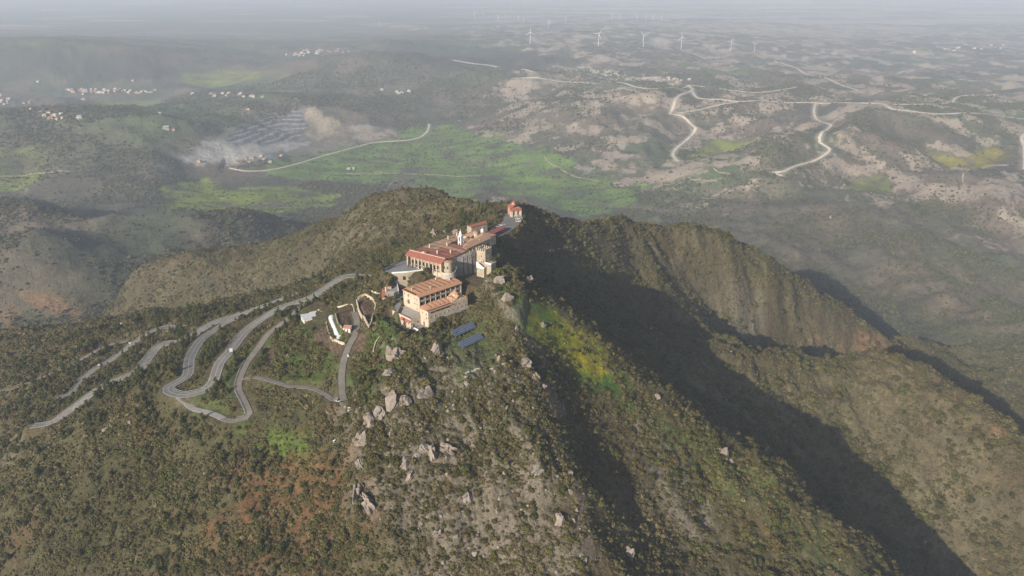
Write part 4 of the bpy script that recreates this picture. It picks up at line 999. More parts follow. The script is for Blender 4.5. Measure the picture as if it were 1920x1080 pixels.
mb = MB().mat('grey_stone').slab([(-3.6,-17.6,1.55),(31.6,-17.6,1.55),(31.6,-15.01,2.5),(-3.6,-15.01,2.5)], .25); mb.build('lean_to_roof', None, B)
MB().mat('stone').box(12, 31.4, -17.3, -15.02, -8, 1.2).build('arcade_wall', None, B)
for i in range(4): win(B, '-q', -17.3, 16.5+4.2*i, -1.0, 3.0, 1.6, 'hole', False, 'render_white')
# --- terrace block on the left
zb = 472.2; T = empty('terrace_block', (FL.x, FL.y, zb), FL.a, label='cream terrace block with two rows of small windows and a strip of red tiles', cat='building')
MB().mat('cream').box(-12.8, -.05, -6.4, 14.6, -6, 6.9).build('wall', None, T)
MB().box(-12.4, -.3, -6.0, 14.2, 6.9, 6.98).build('paving', 'paving', T)
mb = MB().mat('cream').box(-12.8, -12.45, -6.4, 14.6, 6.9, 7.8).box(-12.4, -1.5, 14.25, 14.6, 6.9, 7.8).box(-12.4, -5, -6.4, -6.05, 6.9, 7.7); mb.build('parapet', None, T)
MB().mat('coping').box(-12.95, -12.35, -6.5, 14.7, 7.8, 7.95).build('coping', None, T)
MB().slab([(-14.2,-6.3,5.5),(-12.82,-6.3,6.75),(-12.82,4.2,6.75),(-14.2,4.2,5.5)], .22).build('tile_awning', 'red_tile', T)
for q, z in ((12,4.6),(8.2,4.4),(4.6,3.4),(-1.2,3.4),(-4,3.4),(6,0.4),(2.6,.4),(-.8,.4),(-4.2,.4),(11,.6)): win(T, '-p', -12.8, q, z, .75, 1.15)
win(T, '-q', -6.4, -10.5, 1.7, 1.1, 2.1, 'door', False, None); win(T, '-q', -6.4, -6.8, 3.6, 1.0, 1.3)
MB().mat('grey_paving').box(-12.0, -4.35, -15.5, -6.42, -8, 1.5).build('lower_terrace', None, T)
MB().mat('render_white').box(-12.3, -12.02, -15.8, -6.42, -8, 2.5).box(-12.0, -4.0, -15.8, -15.52, -8, 2.5).build('terrace_parapet', None, T)
MB().mat('render_white').slab([(-11.6,-6.9,5.6),(-11.6,-7.2,5.6),(-5.0,-7.2,2.2),(-5.0,-6.9,2.2)][::-1], .5).build('stair_parapet', None, T)
MB().mat('stone').box(-17.0, -12.85, 6, 15, -7, 1.0).box(-15.5, -12.85, -3, 5.98, -7, .4).build('buttress', None, T)
p = FL.w(-11.2, -18.2); zt = float(hz(*p))
o = MB().mat('white_metal').cyl(0,0,-.5,1.1,.35).dome(0,0,1.1,1.35,1.5,14,5).dome(0,0,1.12,1.35,-.9,14,5).build('water_tank'); o.location = (p[0], p[1], zt); tag(o, 'white round water tank below the corner of the lower terrace', 'tank')

# --- upper monastery
zb = 494.5; U_ = empty('monastery', (FU.x, FU.y, zb), FU.a, label='large hilltop monastery with red and tan stepped tile roofs round a courtyard', cat='monastery')
H = 8.3
mb = MB().mat('stone'); mb.box(0, 33, 4.0, 36, -8, H).box(.8, 10.5, 36.02, 60, -8, H).box(27, 33, 36.02, 61, -8, H).build('wall', None, U_)
mb = MB().mat('stone').box(0, .9, 0, 3.98, -3, H).box(32.1, 33, 0, 3.98, -8, H); mb.build('end_wall', None, U_)
for i in range(10):
    MB().mat('cream').box(.9+3.43*i-.32 if i else .9, .9+3.43*i+.32, .1, .8, -3, H-.1).build('pilaster', None, U_)
MB().mat('cream').box(.9, 32.1, .85, 3.98, -3, .05).build('porch_floor', None, U_)
for i in range(9): win(U_, '-q', 4.0, 2.7+3.43*i, 1.0, 1.5, 2.8, 'window', True); win(U_, '-q', 4.0, 2.7+3.43*i, 5.4, 1.3, 1.5)
MB().slab([(-.8,-.9,H-.1),(33.8,-.9,H-.1),(33.8,4.1,H+2.3),(-.8,4.1,H+2.3)], .35).build('porch_roof', 'red_tile', U_)
MB().mat('coping').box(-.6, 33.4, 4.12, 4.7, H+1.4, H+2.65).prism([(11.2,4.1),(14.8,4.1),(14.8,4.6),(11.2,4.6)], H+2.3, H+2.7).build('coping', None, U_)
mb = MB().mat('coping'); b0 = len(mb.v); mb.v += [(10.8,3.6,H+2.5),(15.2,3.6,H+2.5),(13,3.6,H+4.2),(10.8,4.9,H+2.5),(15.2,4.9,H+2.5),(13,4.9,H+4.2)]; mb.f += [(b0,b0+1,b0+2),(b0+5,b0+4,b0+3),(b0,b0+2,b0+5,b0+3),(b0+1,b0+4,b0+5,b0+2)]; mb.mi += [0]*4; mb.build('pediment', None, U_)
mb = MB(); r_, t_ = 'red_tile', 'tan_tile'
saw_roof(mb, -.3, 33.3, 4.8, 36.2, H+.7, 'q', 5, .14, .7, .42, shadow_w=.9, mats=[(r_,r_),(r_,r_),(t_,r_),(t_,t_),(t_,r_)])
saw_roof(mb, .3, 10.7, 36.3, 60.3, H+.3, 'q', 4, .14, .6, .5, shadow_w=.8, mats=[(t_,t_)]*4)
mb.mat(t_); mb.slab([(26.6,36.3,H+3.5),(30.2,36.3,H+3.8),(30.2,61.2,H+3.8),(26.6,61.2,H+3.5)], .4); mb.slab([(30.22,29,H+3.8),(34,29,H+2.5),(34,61.3,H+2.5),(30.22,61.3,H+3.8)], .35)
mb.mat('band_shadow').box(.1, 32.9, 4.8, 35.9, H, H+.5).mat('stone').box(26.7, 33.1, 36.21, 61, H, H+2.6).box(.9, 10.4, 36.1, 59.9, H, H+.25); mb.build('roof', None, U_)
for x_, y_ in ((20,12),(6,20),(27,19),(15,30),(5,44),(6,54),(31,50)): MB().mat('cream').box(x_-.45, x_+.45, y_-.45, y_+.45, H, H+3.6).box(x_-.6, x_+.6, y_-.6, y_+.6, H+3.6, H+3.85).build('chimney', None, U_)
for q in (8, 13, 18, 23): win(U_, '+p', 33, q, 5.6, .9, 1.3)
for q in (7, 12, 17, 22): win(U_, '+p', 33, q, 2.2, .9, 1.3)
for i in range(5): win(U_, '+p', 33, 33+6.2*i, 5.2, 2.4, 2.2, 'opening', True, None)
for q in (10, 16, 22, 28, 40, 46, 52): win(U_, '-p', 0 if q < 36 else .8, q, 4.6, 1.0, 1.5)
for q in (39, 43, 47, 51, 55): win(U_, '+p', 10.5, q, 3.6, 1.2, 2.4, 'opening', True); win(U_, '-p', 27, q, 3.6, 1.2, 2.4, 'opening', True)
MB().box(10.6, 26.9, 36.1, 60, -4, .1).build('courtyard', 'paving', U_)
# church and its roofs, closing the courtyard
zc = 494.4; K = empty('church', FU.w(18.5, 60)+(zc,), FU.a, label='courtyard church with tan hipped roofs and a small white cupola', cat='church')
mb = MB().mat('cream').box(-8.3, 7.5, -9.5, 0, -2, 8.0).box(-11, 9.5, .02, 16, -6, 8.6).box(-3.5, 7.6, -15.5, -9.52, -1, 6.6); mb.build('wall', None, K)
mb = MB().mat('tan_tile'); hip(mb, -8.3, 7.5, -9.5, -.2, 8.2, 1.5, .3); hip(mb, -11, 9.5, .3, 16, 8.8, 2.6); gable(mb, -3.5, 7.6, -15.5, -9.4, 6.8, 1.6, 'q', .3, .2); mb.build('roof', None, K)
MB().mat('cream').cyl(-1, 3, 8, 11.6, 2.3, n=12).build('drum', None, K); MB().mat('tan_tile').dome(-1, 3, 11.6, 2.5, 1.7).build('dome', None, K)
MB().mat('render_white').cyl(1.2, 9, 9, 12.6, 1.2, n=8).dome(1.2, 9, 12.6, 1.35, 1.5, 8, 3).box(1.12,1.28,8.92,9.08,14,15.2).box(.8,1.6,8.94,9.06,14.6,14.75).build('cupola', None, K)
MB().mat('cream').dome(-5.5, -4.5, 9.0, 1.9, 1.4).build('low_dome', None, K)
for q in (3, 7, 11): win(K, '+p', 9.5, q, 4.5, .8, 1.6, 'window', True)
for x_ in (-1, 2.5, 5.5): win(K, '-q', -15.5, x_, 3, .8, 1.6, 'window', True)
# bell tower
bt = FU.w(16.8, 44.4); Z = empty('bell_tower', (bt[0], bt[1], 494.5), FU.a, label='slender white bell tower with tall open arches standing in the courtyard', cat='bell tower')
MB().mat('render_white').box(-1.6, 1.6, -1.6, 1.6, -2, 4.2).build('base', None, Z)
for sx in (-1, 1):
    for sy in (-1, 1): MB().box(sx*1.1-.36, sx*1.1+.36, sy*1.1-.36, sy*1.1+.36, 4.2, 13.9).build('pier', 'render_white', Z)
mb = MB().mat('render_white')
for z_ in (9.0, 13.7): mb.box(-1.55, 1.55, -1.55, 1.55, z_, z_+.5)
mb.build('cornice', None, Z)
MB().mat('render_white').cyl(0, 0, 14.2, 15.6, 1.2, n=8).build('lantern', None, Z); MB().mat('render_white').cyl(0, 0, 15.6, 18.4, 1.35, .1, 10).cyl(0, 0, 18.3, 19.6, .1, .05, 6).box(-.45,.45,-.05,.05,19.1,19.2).build('cap', None, Z)
for z_ in (9.6,): MB().mat('dark_hole').cyl(0, 0, z_, z_+1.1, .6, .25, 10).build('bell', None, Z)
# grey bastion on the right
S_ = empty('bastion_wall', FU.w(33, 30)+(484,), FU.a, label='tall windowed grey bastion wall with vertical seams holding up the right flank of the monastery', cat='retaining wall')
top = [(.05,-12),(2.2,-7),(4.8,0),(6.4,8),(6.4,14),(.05,16)]; bot = [(.05,-15),(4.6,-9),(7.4,-1),(9.2,8),(9,15),(.05,17)]
mb = MB().mat('grey_stone'); n_ = len(top); b0 = 0
mb.v = [(p[0],p[1],-9) for p in bot]+[(p[0],p[1],18.0) for p in top]; mb.f = [tuple(range(n_,2*n_))]+[(i,(i+1)%n_,n_+(i+1)%n_,n_+i) for i in range(n_)]; mb.mi = [0]*(n_+1); mb.build('wall', None, S_)
for i in range(1, n_-1):
    a_, c_2 = bot[i], bot[i+1]; ta, tc_ = top[i], top[i+1]
    for t in ((.02,.5) if i < n_-2 else (.02,)):
        q0 = (a_[0]+(c_2[0]-a_[0])*t, a_[1]+(c_2[1]-a_[1])*t); q1 = (ta[0]+(tc_[0]-ta[0])*t, ta[1]+(tc_[1]-ta[1])*t)
        MB().tube([(q0[0]+.02,q0[1],-6),(q1[0]+.05,q1[1],17.4)], .22, 5).build('seam', 'dark_hole', S_)
    for t in (.25,.75):
        x_, y_ = ta[0]+(tc_[0]-ta[0])*t, ta[1]+(tc_[1]-ta[1])*t
        MB().mat('dark_glass').box(x_-.3, x_+.45, y_-.35, y_+.35, 14.6, 15.7).build('window', None, S_)
mb = MB().mat('stone')
for i in range(1, n_-1):
    a_, c_2 = top[i], top[i+1]; d = Vector((c_2[0]-a_[0], c_2[1]-a_[1])).normalized(); nn = Vector((-d.y, d.x))*.3
    mb.prism([a_, c_2, (c_2[0]+nn.x, c_2[1]+nn.y), (a_[0]+nn.x, a_[1]+nn.y)], 18.0, 18.9)
mb.build('parapet', None, S_)
for q in (0, 4, 8, 12): MB().mat('stone').box(3.0, 3.5, q-.25, q+.25, 18.0, 20.6).build('pillar', None, S_)
# round apse
ap = FU.w(36.6, 3.6); Y_ = empty('round_turret', (ap[0], ap[1], 494.6), FU.a, label='round cream stone turret at the right corner of the red roofed front', cat='turret')
MB().mat('stone').cyl(0, 0, -12, 9.2, 3.2, 3.0, 20).build('wall', None, Y_); MB().mat('tan_tile').cyl(0, 0, 9.22, 9.9, 3.3, .6, 20).build('roof', None, Y_)
mb = MB().mat('paving').cyl(0, 0, -14, 1.0, 5.6, 5.2, 24); mb.mat('cream')
for i in range(24):
    a0_, a1_ = i*math.pi/12, (i+1)*math.pi/12; mb.prism([(5.0*math.cos(a0_),5.0*math.sin(a0_)),(5.35*math.cos(a0_),5.35*math.sin(a0_)),(5.35*math.cos(a1_),5.35*math.sin(a1_)),(5.0*math.cos(a1_),5.0*math.sin(a1_))], 1.0, 2.0)
mb.build('ring_wall', None, Y_)
for a_ in (-110, -60): MB().mat('dark_glass').box(3.05*math.cos(R(a_))-.35, 3.05*math.cos(R(a_))+.35, 3.05*math.sin(R(a_))-.3, 3.05*math.sin(R(a_))+.3, 4.5, 6).build('window', None, Y_)
# crenellated tower
ct = FU.w(46.8, 34); X_ = empty('crenellated_tower', (ct[0], ct[1], 486), FU.a, label='square cream tower with battlements standing out from the right flank of the monastery', cat='tower')
MB().mat('stone').box(-4, 4, -4, 4, -8, 20).build('wall', None, X_)
mb = MB().mat('stone')
for i in range(5):
    for s_ in (-4.15, 3.35):
        mb.box(-4.15+i*1.875, -3.35+i*1.875, s_, s_+.8, 20, 22.2)
        if 0 < i < 4: mb.box(s_, s_+.8, -4.15+i*1.875, -3.35+i*1.875, 20, 21.9)
mb.box(-4.16, 4.16, -4.16, -3.7, 19.0, 20.3); mb.box(-4.16, 4.16, 3.7, 4.16, 19.0, 20.3); mb.box(-4.16, -3.7, -3.68, 3.68, 19, 20.3); mb.box(3.7, 4.16, -3.68, 3.68, 19, 20.3); mb.build('battlement', None, X_)
for z_, b_ in ((15.5,.6),(11,.6),(7,1.5)): win(X_, '-q', -4, b_, z_, .8, 1.2)
for z_, b_ in ((15.5,0),(11.5,0)): win(X_, '+p', 4, b_, z_, .8, 1.2)
win(X_, '-p', -4, 0, 15.5, .8, 1.2); win(X_, '-p', -4, 0, 11.5, .8, 1.2); win(X_, '-q', -4, 2.6, 11.4, 1.0, 2.1, 'door', True)
E_ = MB().mat('stone').box(4.05, 9.4, -4.2, 2.2, -10, 11.2).box(-1.5, 5.2, -7.4, -4.22, -10, 8.4).build('terrace', None, X_)
MB().mat('render_white').box(4.05, 9.6, -4.45, -4.1, 11.2, 12.3).box(9.3, 9.6, -4.08, 2.2, 11.2, 12.3).build('terrace_parapet', None, X_)
MB().mat('render_white').prism([(-1.6,-7.7),(5.3,-7.7),(5.3,-7.35),(-1.6,-7.35)], 8.0, [12.6,9.0,9.0,12.6]).box(5.0,5.3,-7.34,-4.3,8.0,9.4).build('stair_parapet', None, X_)

# --- plaza
o = MB().prism(PLAZA[::-1] if False else PLAZA, PZ-.3, PZ+.12); 
def ccw(P): return P if sum(P[i][0]*P[(i+1)%len(P)][1]-P[(i+1)%len(P)][0]*P[i][1] for i in range(len(P))) > 0 else P[::-1]
o = MB().prism(ccw(PLAZA), PZ-1.5, PZ+.12).build('plaza', 'grey_paving'); tag(o, kind='structure')
def wall_line(name, pts, z0, z1, t, m, parent=None, cop=None):
    mb = MB().mat(m)
    for a_, c_2 in zip(pts[:-1], pts[1:]):
        d = Vector((c_2[0]-a_[0], c_2[1]-a_[1])).normalized(); nn = Vector((-d.y, d.x))*t/2; e = d*(t*.5-.01)
        q = ccw([(a_[0]-nn.x-e.x,a_[1]-nn.y-e.y),(c_2[0]-nn.x+e.x,c_2[1]-nn.y+e.y),(c_2[0]+nn.x+e.x,c_2[1]+nn.y+e.y),(a_[0]+nn.x-e.x,a_[1]+nn.y-e.y)])
        za = a_[2] if len(a_) > 2 else 0; zc_ = c_2[2] if len(c_2) > 2 else 0
        fz = lambda z_: [z_+(za if min(abs(p[0]-a_[0])+abs(p[1]-a_[1]), 1e9) < abs(p[0]-c_2[0])+abs(p[1]-c_2[1]) else zc_) for p in q]
        mb.prism(q, fz(z0), fz(z1))
    return mb.build(name, None, parent)
pw = [PLAZA[3], PLAZA[4], PLAZA[5], PLAZA[6]]
Wp = empty('plaza_wall', (0,0,0), label='cream retaining wall with arches and a parapet holding up the grey plaza', cat='retaining wall')
wall_line('wall', pw, PZ-12, PZ+.1, .7, 'stone', Wp); wall_line('parapet', pw, PZ+.1, PZ+1.1, .3, 'render_white', Wp)
for i, (s_, e_) in enumerate(zip(pw[1:4], pw[2:5])):
    v_ = Vector((e_[0]-s_[0], e_[1]-s_[1])); L_ = v_.length; ang = math.atan2(v_.y, v_.x)
    for k_ in range(max(1, int(L_/5))):
        t = (k_+.5)/max(1, int(L_/5)); mb = MB().mat('dark_hole'); P = [(-1.1,0),(1.1,0)]+[(1.1*math.cos(math.pi*j/8), 2.0+1.1*math.sin(math.pi*j/8)) for j in range(9)]
        m = len(P); mb.v = [(p[0],.45,p[1]) for p in P]+[(p[0],-.45,p[1]) for p in P]; mb.f = [tuple(range(m)), tuple(range(2*m-1,m-1,-1))]+[(j,(j+1)%m,m+(j+1)%m,m+j) for j in range(m)]; mb.mi = [0]*(m+2)
        o = mb.build('arch', None, Wp); o.location = (s_[0]+v_.x*t, s_[1]+v_.y*t, PZ-5.5); o.rotation_euler = (0,0,ang)
# --- yard, gatehouse and the small annexes between the two buildings
o = MB().prism(ccw(YARD), 478, 480.45).build('yard', 'grey_paving'); tag(o, kind='structure')
g = atZ(771, 536, 481); G_ = empty('gatehouse', (g[0], g[1], 480.4), R(-30), label='small gatehouse with a pink roof and a dark entrance arch beside the orange roof', cat='gatehouse')
MB().mat('stone').box(-4, 3.4, 0, 8, -5, 5.2).box(-4, -1, 8.02, 13, -5, 8.4).build('wall', None, G_)
MB().mat('pink_render').box(-4.3, 3.7, -.3, 8, 5.2, 5.6).prism([(-4.3,8.1),(1,8.1),(3.4,13),(-4.3,13)], 5.61, [6.3,6.3,8.6,8.6]).build('roof', None, G_)
win(G_, '-q', 0, .4, .4, 3.6, 3.6, 'opening', True, 'coping')
g = atZ(736, 545, 486); V_ = empty('terraced_annex', (g[0], g[1], 483), R(12), label='grey flat-roofed annex with white parapets and posts left of the yard', cat='building')
MB().mat('grey_stone').box(-5, 4.4, 0, 12.5, -9, 2.6).build('wall', None, V_); MB().mat('grey_paving').box(-4.6, 4.0, .4, 12.1, 2.6, 2.68).build('terrace', None, V_)
mb = MB().mat('render_white').box(4.05, 4.45, -.1, 12.6, 2.6, 3.9).box(-5.05, -4.65, 4, 12.6, 2.6, 3.4)
for q in (0, 4, 8, 12): mb.box(-5.1, -4.6, q, q+.5, 2.6, 4.6)
mb.build('parapet', None, V_); MB().mat('pink_render').box(-4.0,-.5,4,10,2.7,4.6).build('stair_head', None, V_)
for q in (3, 7): win(V_, '+p', 4.4, q, -1.2, .8, 1.2)
for x_ in (-3, 1): win(V_, '-q', 0, x_, -.6, .8, 1.2)
g = atZ(723, 556, 482); J_ = empty('red_roofed_hut', (g[0], g[1], 479), R(8), label='small stone hut with a steep bright red roof among garden trees', cat='hut')
MB().mat('stone').box(-2.4, 2.4, 0, 9, -5, 2.6).build('wall', None, J_); MB().slab([(-2.7,-.3,2.5),(2.7,-.3,3.0),(2.7,9.3,6.2),(-2.7,9.3,5.7)], .3).build('roof', 'red_tile', J_)
for z_ in (-1.2,): win(J_, '-q', 0, 0, z_, .8, 1.2)
# --- roofs and chapel by the parking
def shed(name, px, z, ang, L_, W_, h, roofm, wallm, label, cat, posts=False, hr=1.4):
    g = atZ(px[0], px[1], z); e = empty(name, (g[0], g[1], z), R(ang), label=label, cat=cat)
    if posts:
        for i in range(5):
            for q in (0, W_): MB().mat('wood').box(i*L_/4-.12, i*L_/4+.12, q-.12, q+.12, -5, h).build('post', None, e)
        MB().mat(wallm).box(0, L_, W_-.2, W_, -5, h*.6).build('wall', None, e)
    else:
        MB().mat(wallm).box(0, L_, 0, W_, -5, h).build('wall', None, e)
        for i in range(int(L_/4)): win(e, '-q', 0, 2+4*i, h*.35, .9, 1.2)
    mb = MB().mat(roofm); gable(mb, 0, L_, 0, W_, h, hr, 'p'); mb.build('roof', None, e); return e
shed('parking_shelter', (922,447), 494, 58, 20, 6, 3.6, 'crimson_tile', 'stone', 'long open shelter with a crimson roof on dark posts between monastery and parking', 'shelter', True)
shed('roofed_hall', (884,437), 496, 44, 18, 5.5, 5.0, 'red_tile', 'stone', 'narrow red tiled hall behind the church roofs', 'building')
g = atZ(966, 399, 496.5); c_h = empty('chapel', (g[0], g[1], 496), R(18), label='small chapel with bright red tiled roof at the far end of the parking', cat='chapel')
MB().mat('pink_render').box(-4.2, 4.2, 0, 9, -4, 5.2).build('wall', None, c_h); mb = MB().mat('red_tile'); gable(mb, -4.2, 4.2, 0, 9, 5.2, 2.6, 'q'); mb.build('roof', None, c_h)
MB().mat('pink_render').cyl(0, 4.5, 6, 9.2, 1.8, n=10).build('drum', None, c_h); MB().mat('red_tile').cyl(0, 4.5, 9.2, 10.8, 2.1, .2, 10).build('dome', None, c_h)
MB().mat('cream').box(-5.2, -3.2, -3, -1, -4, 3.2).box(-1, 1, -3, -1, -4, 3.4).box(3, 5, -3, -1, -4, 3.2).build('porch_pier', None, c_h); MB().mat('red_tile').slab([(-5.4,-3.4,3.4),(5.4,-3.4,3.4),(5.4,.0,5.0),(-5.4,.0,5.0)], .3).build('porch_roof', None, c_h)
win(c_h, '-q', 0, 0, -.5, 1.8, 3.0, 'opening', True)
g = atZ(973, 403, 494); b_a = empty('bell_arch', (g[0], g[1], 493.6), R(20), label='white free-standing bell arch in front of the far chapel', cat='bell arch')
MB().mat('render_white').box(-1.5, -.8, -.5, .5, 0, 5.5).build('pier', None, b_a); MB().mat('render_white').box(.8, 1.5, -.5, .5, 0, 5.5).build('pier', None, b_a)
MB().mat('render_white').prism([(-1.6,-.55),(1.6,-.55),(1.6,.55),(-1.6,.55)], 5.5, 6.6).cyl(0,0,6.6,8.0,.9,.1,4).build('crown', None, b_a); MB().mat('dark_hole').cyl(0,0,4.2,5.2,.5,.2).build('bell', None, b_a)
o = MB().prism(ccw(PARK), 492.5, 493.72).build('parking_area', 'asphalt'); tag(o, kind='structure')
wp = [atZ(*p, 493.7)[:2] for p in ((935,444),(955,435),(972,424),(980,411),(973,400))]
tag(wall_line('boundary_wall', wp, 492, 494.7, .35, 'stone'), 'low stone wall along the right edge of the parking area', 'wall')
# --- cars
def car_meshes(paint):
    b = MB().mat(paint); b.prism([(-2.1,-.86),(2.1,-.86),(2.15,-.7),(2.15,.7),(2.1,.86),(-2.1,.86),(-2.18,.7),(-2.18,-.7)], .32, .88)
    b.v += []; c0 = len(b.v); b.v += [(-1.75,-.8,.88),(1.05,-.8,.88),(1.05,.8,.88),(-1.75,.8,.88),(-1.3,-.66,1.46),(.35,-.66,1.46),(.35,.66,1.46),(-1.3,.66,1.46)]
    b.f += [(c0+4,c0+5,c0+6,c0+7)]; b.mi += [0]
    g = MB(); g.v = [(x_*1.0, y_*1.005, z_-.002) for x_, y_, z_ in b.v[c0:]]; g.f = [(0,1,5,4),(1,2,6,5),(2,3,7,6),(3,0,4,7)]; g.mi = [0]*4
    w = MB(); b_ = []
    for sx in (-1.35, 1.35):
        for sy in (-.87, .87):
            q = MB(); v0 = [(sx+.33*math.cos(i*.6283), sy-.1, .33+.33*math.sin(i*.6283)) for i in range(10)]; q.v = v0+[(p[0],p[1]+.2,p[2]) for p in v0]; q.f = [tuple(range(10)), tuple(range(19,9,-1))]+[(i,(i+1)%10,10+(i+1)%10,10+i) for i in range(10)]; q.mi = [0]*12; b_.append(q.mesh('wheel','tyre'))
    return b.mesh('body', paint), g.mesh('glass', 'dark_glass'), b_
CM = {}
def car(px, z, ang, paint, label):
    if paint not in CM: CM[paint] = car_meshes(paint)
    g = atZ(px[0], px[1], z); e = empty('parked_car', (g[0], g[1], z), R(ang), label=label, cat='car', group='cars parked on the hilltop')
    bm_, gm, wm = CM[paint]; place('body', bm_, (0,0,0), parent=e); place('glass', gm, (0,0,0), parent=e)
    for w in wm: place('wheel', w, (0,0,0), parent=e)
for px, a, pt, lb in (((971.5,415.5),10,'car_white','white car nearest the low wall on the right side of the parking'),((971,411),12,'car_white','second white car from the front on the right side of the parking'),((968,405.5),30,'car_white','white car beside the foot of the bell arch'),
  ((973.5,405.5),5,'car_silver','silver car right of the bell arch'),((937,424),20,'car_white','white car at the left edge of the parking, next to the trees'),((943.5,422),15,'car_silver','silver car at the left edge of the parking, right of the white one'),
  ((932,425.5),25,'car_silver','silver car at the left edge of the parking, left of the white one'),((922.5,428.5),40,'car_grey','dark grey car closest to the crimson shelter'),((964.5,401.5),60,'car_white','white car parked right under the far chapel'),((950.5,429),35,'car_silver','silver car standing alone in the middle of the parking'),((925,431.5),35,'car_blue','dark blue car behind the crimson shelter'),((975,421),70,'car_red','red car tucked against the wall of the parking')):
    car(px, 493.74, a, pt, lb)
car((786.5,503.5), PZ+.14, -20, 'car_white', 'white car on the grey plaza in front of the red roofed facade')
car((752,562), 480.48, 80, 'car_grey', 'dark grey car in the yard beside the cream end wall')
# cypresses against the facade and at the plaza
for i, pp in enumerate((3.0, 6.6, 10.2, 13.6)):
    w_ = FU.w(pp, -1.6); e = empty('cypress_tree', (w_[0], w_[1], PZ), i, label='slim dark cypress standing between the pilasters of the red roofed front', cat='cypress', group='cypresses along the monastery front'); e.scale = (1.5,1.5,1.9)
    for nm, me in (('trunk', T_CYP), ('crown', CYP[0])): place(nm, me, (0,0,0), parent=e)
for i, (u, v, s) in enumerate(((722,507,2.3),(726,511,2.1),(731,515,2.3),(717,520,2.2),(729,521,2.0))):
    g = atZ(u, v, 488); e = empty('cypress_tree', (g[0], g[1], float(hz(g[0], g[1]))), i, label='dark cypress in the row at the left edge of the plaza', cat='cypress', group='cypresses left of the plaza'); e.scale = (s,s,s)
    for nm, me in (('trunk', T_CYP), ('crown', CYP[0])): place(nm, me, (0,0,0), parent=e)
for i, (u, v, s, lb) in enumerate(((802,514,2.4,'round olive green tree against the porch of the red roofed front'),(810,509,2.2,'round tree beside the round turret'),(806,520,1.9,'low round tree on the bank under the porch'),(778,534,1.9,'dark round tree right of the gatehouse'),(783,528,1.5,'small round tree behind the gatehouse'))):
    g = hit(u, v)[0] if i < 3 else atZ(u, v+4, 481); e = empty('courtyard_tree', (g[0], g[1], g[2]-.4), i, label=lb, cat='tree'); e.scale = (s*1.3,s*1.3,s*1.5)
    for nm, me in (('trunk', T_ROUND), ('crown', ROUND[i % 3])): place(nm, me, (0,0,0), parent=e)
# ------------------------------------------------------------------ roads, walls, farm, far things
print('small things')
ground_z = lambda x, y: float(hz(x, y))
for nm, (wd, L) in ROADS.items():
    mt = 'asphalt' if nm in ('main','lower','lower2','outer') else 'old_asphalt'
    o = strip_mesh({'main':'road','lower':'road','lower2':'road','outer':'road','ramp':'side_road','farm':'farm_track','lane':'farm_lane'}[nm], L, wd, mt, .06); tag(o, kind='structure')
L = ROADS['ramp'][1]; n = len(L); tag(strip_mesh('concrete_ramp', L[:int(n*.24)], 4.7, 'concrete', .068), kind='structure')
for nm in ('main','lower'):
    wd, L = ROADS[nm]
    for off, w in ((-wd/2+.35,.16),(wd/2-.35,.16)): tag(strip_mesh('road_marking', L, w, 'white_line', .085, off, thick=.02), kind='structure')
    for i in range(0, len(L)-3, 3 if nm == 'lower' else 1): 
        if nm == 'main' and i % 1 == 0 and i % 4 == 3: continue
        tag(strip_mesh('road_marking', L[i:i+2], .16, 'white_line', .085, 0, thick=.02), kind='structure') if nm == 'lower' else None
tag(strip_mesh('road_marking', ROADS['main'][1], .16, 'white_line', .085, 0, thick=.02), kind='structure')
def rail(L, off, label):
    T_ = np.gradient(L[:, :2], axis=0); T_ /= np.linalg.norm(T_, axis=1)[:, None]; N_ = np.stack([-T_[:,1], T_[:,0]], -1); P = L.copy(); P[:, :2] += N_*off
    e = empty('guardrail', (P[0,0], P[0,1], P[0,2]), label=label, cat='guardrail'); Q = P-P[0]
    MB().tube([(q[0],q[1],q[2]+.7) for q in Q], .14, 4).build('beam', 'rail_metal', e)
    mb = MB()
    for q in Q[::1]: mb.box(q[0]-.05, q[0]+.05, q[1]-.05, q[1]+.05, q[2]-.6, q[2]+.68)
    o = mb.build('post', 'rail_metal', e); tag(o, kind='stuff')
Lm = ROADS['main'][1]; n = len(Lm); mid = int(np.argmin(np.hypot(Lm[:,0]-hit(317,741)[0][0], Lm[:,1]-hit(317,741)[0][1])))
rail(Lm[mid-6:], -ROADS['main'][0]/2-.4, 'grey guardrail on the outer edge of the hairpin, along its outer arm')
rail(Lm[12:mid-26], ROADS['main'][0]/2+.4, 'grey guardrail on the valley side of the inner arm of the hairpin road')
rail(Lm[:mid-20], -ROADS['main'][0]/2-.4, 'grey guardrail on the uphill side of the inner arm of the hairpin road')
rail(ROADS['lower'][1][6:], ROADS['lower'][0]/2+.4, 'grey guardrail on the upper edge of the lower straight road')
rail(ROADS['lower2'][1][4:], ROADS['lower2'][0]/2+.4, 'grey guardrail beyond the half hidden middle road among the pines')
rail(ROADS['ramp'][1][int(len(ROADS['ramp'][1])*.28):int(len(ROADS['ramp'][1])*.6)], 2.6, 'grey guardrail along the bend of the narrow side road')
for wd, L in FARL: tag(strip_mesh('dirt_track', L, wd*.85, 'chalk_track' if wd > 5.4 else 'soil_track', .9, 0, drape=True, thick=1.5), kind='structure')
for wd, L in PATHL: tag(strip_mesh('stone_path', L, wd, 'concrete', .12, 0, drape=True), kind='structure')
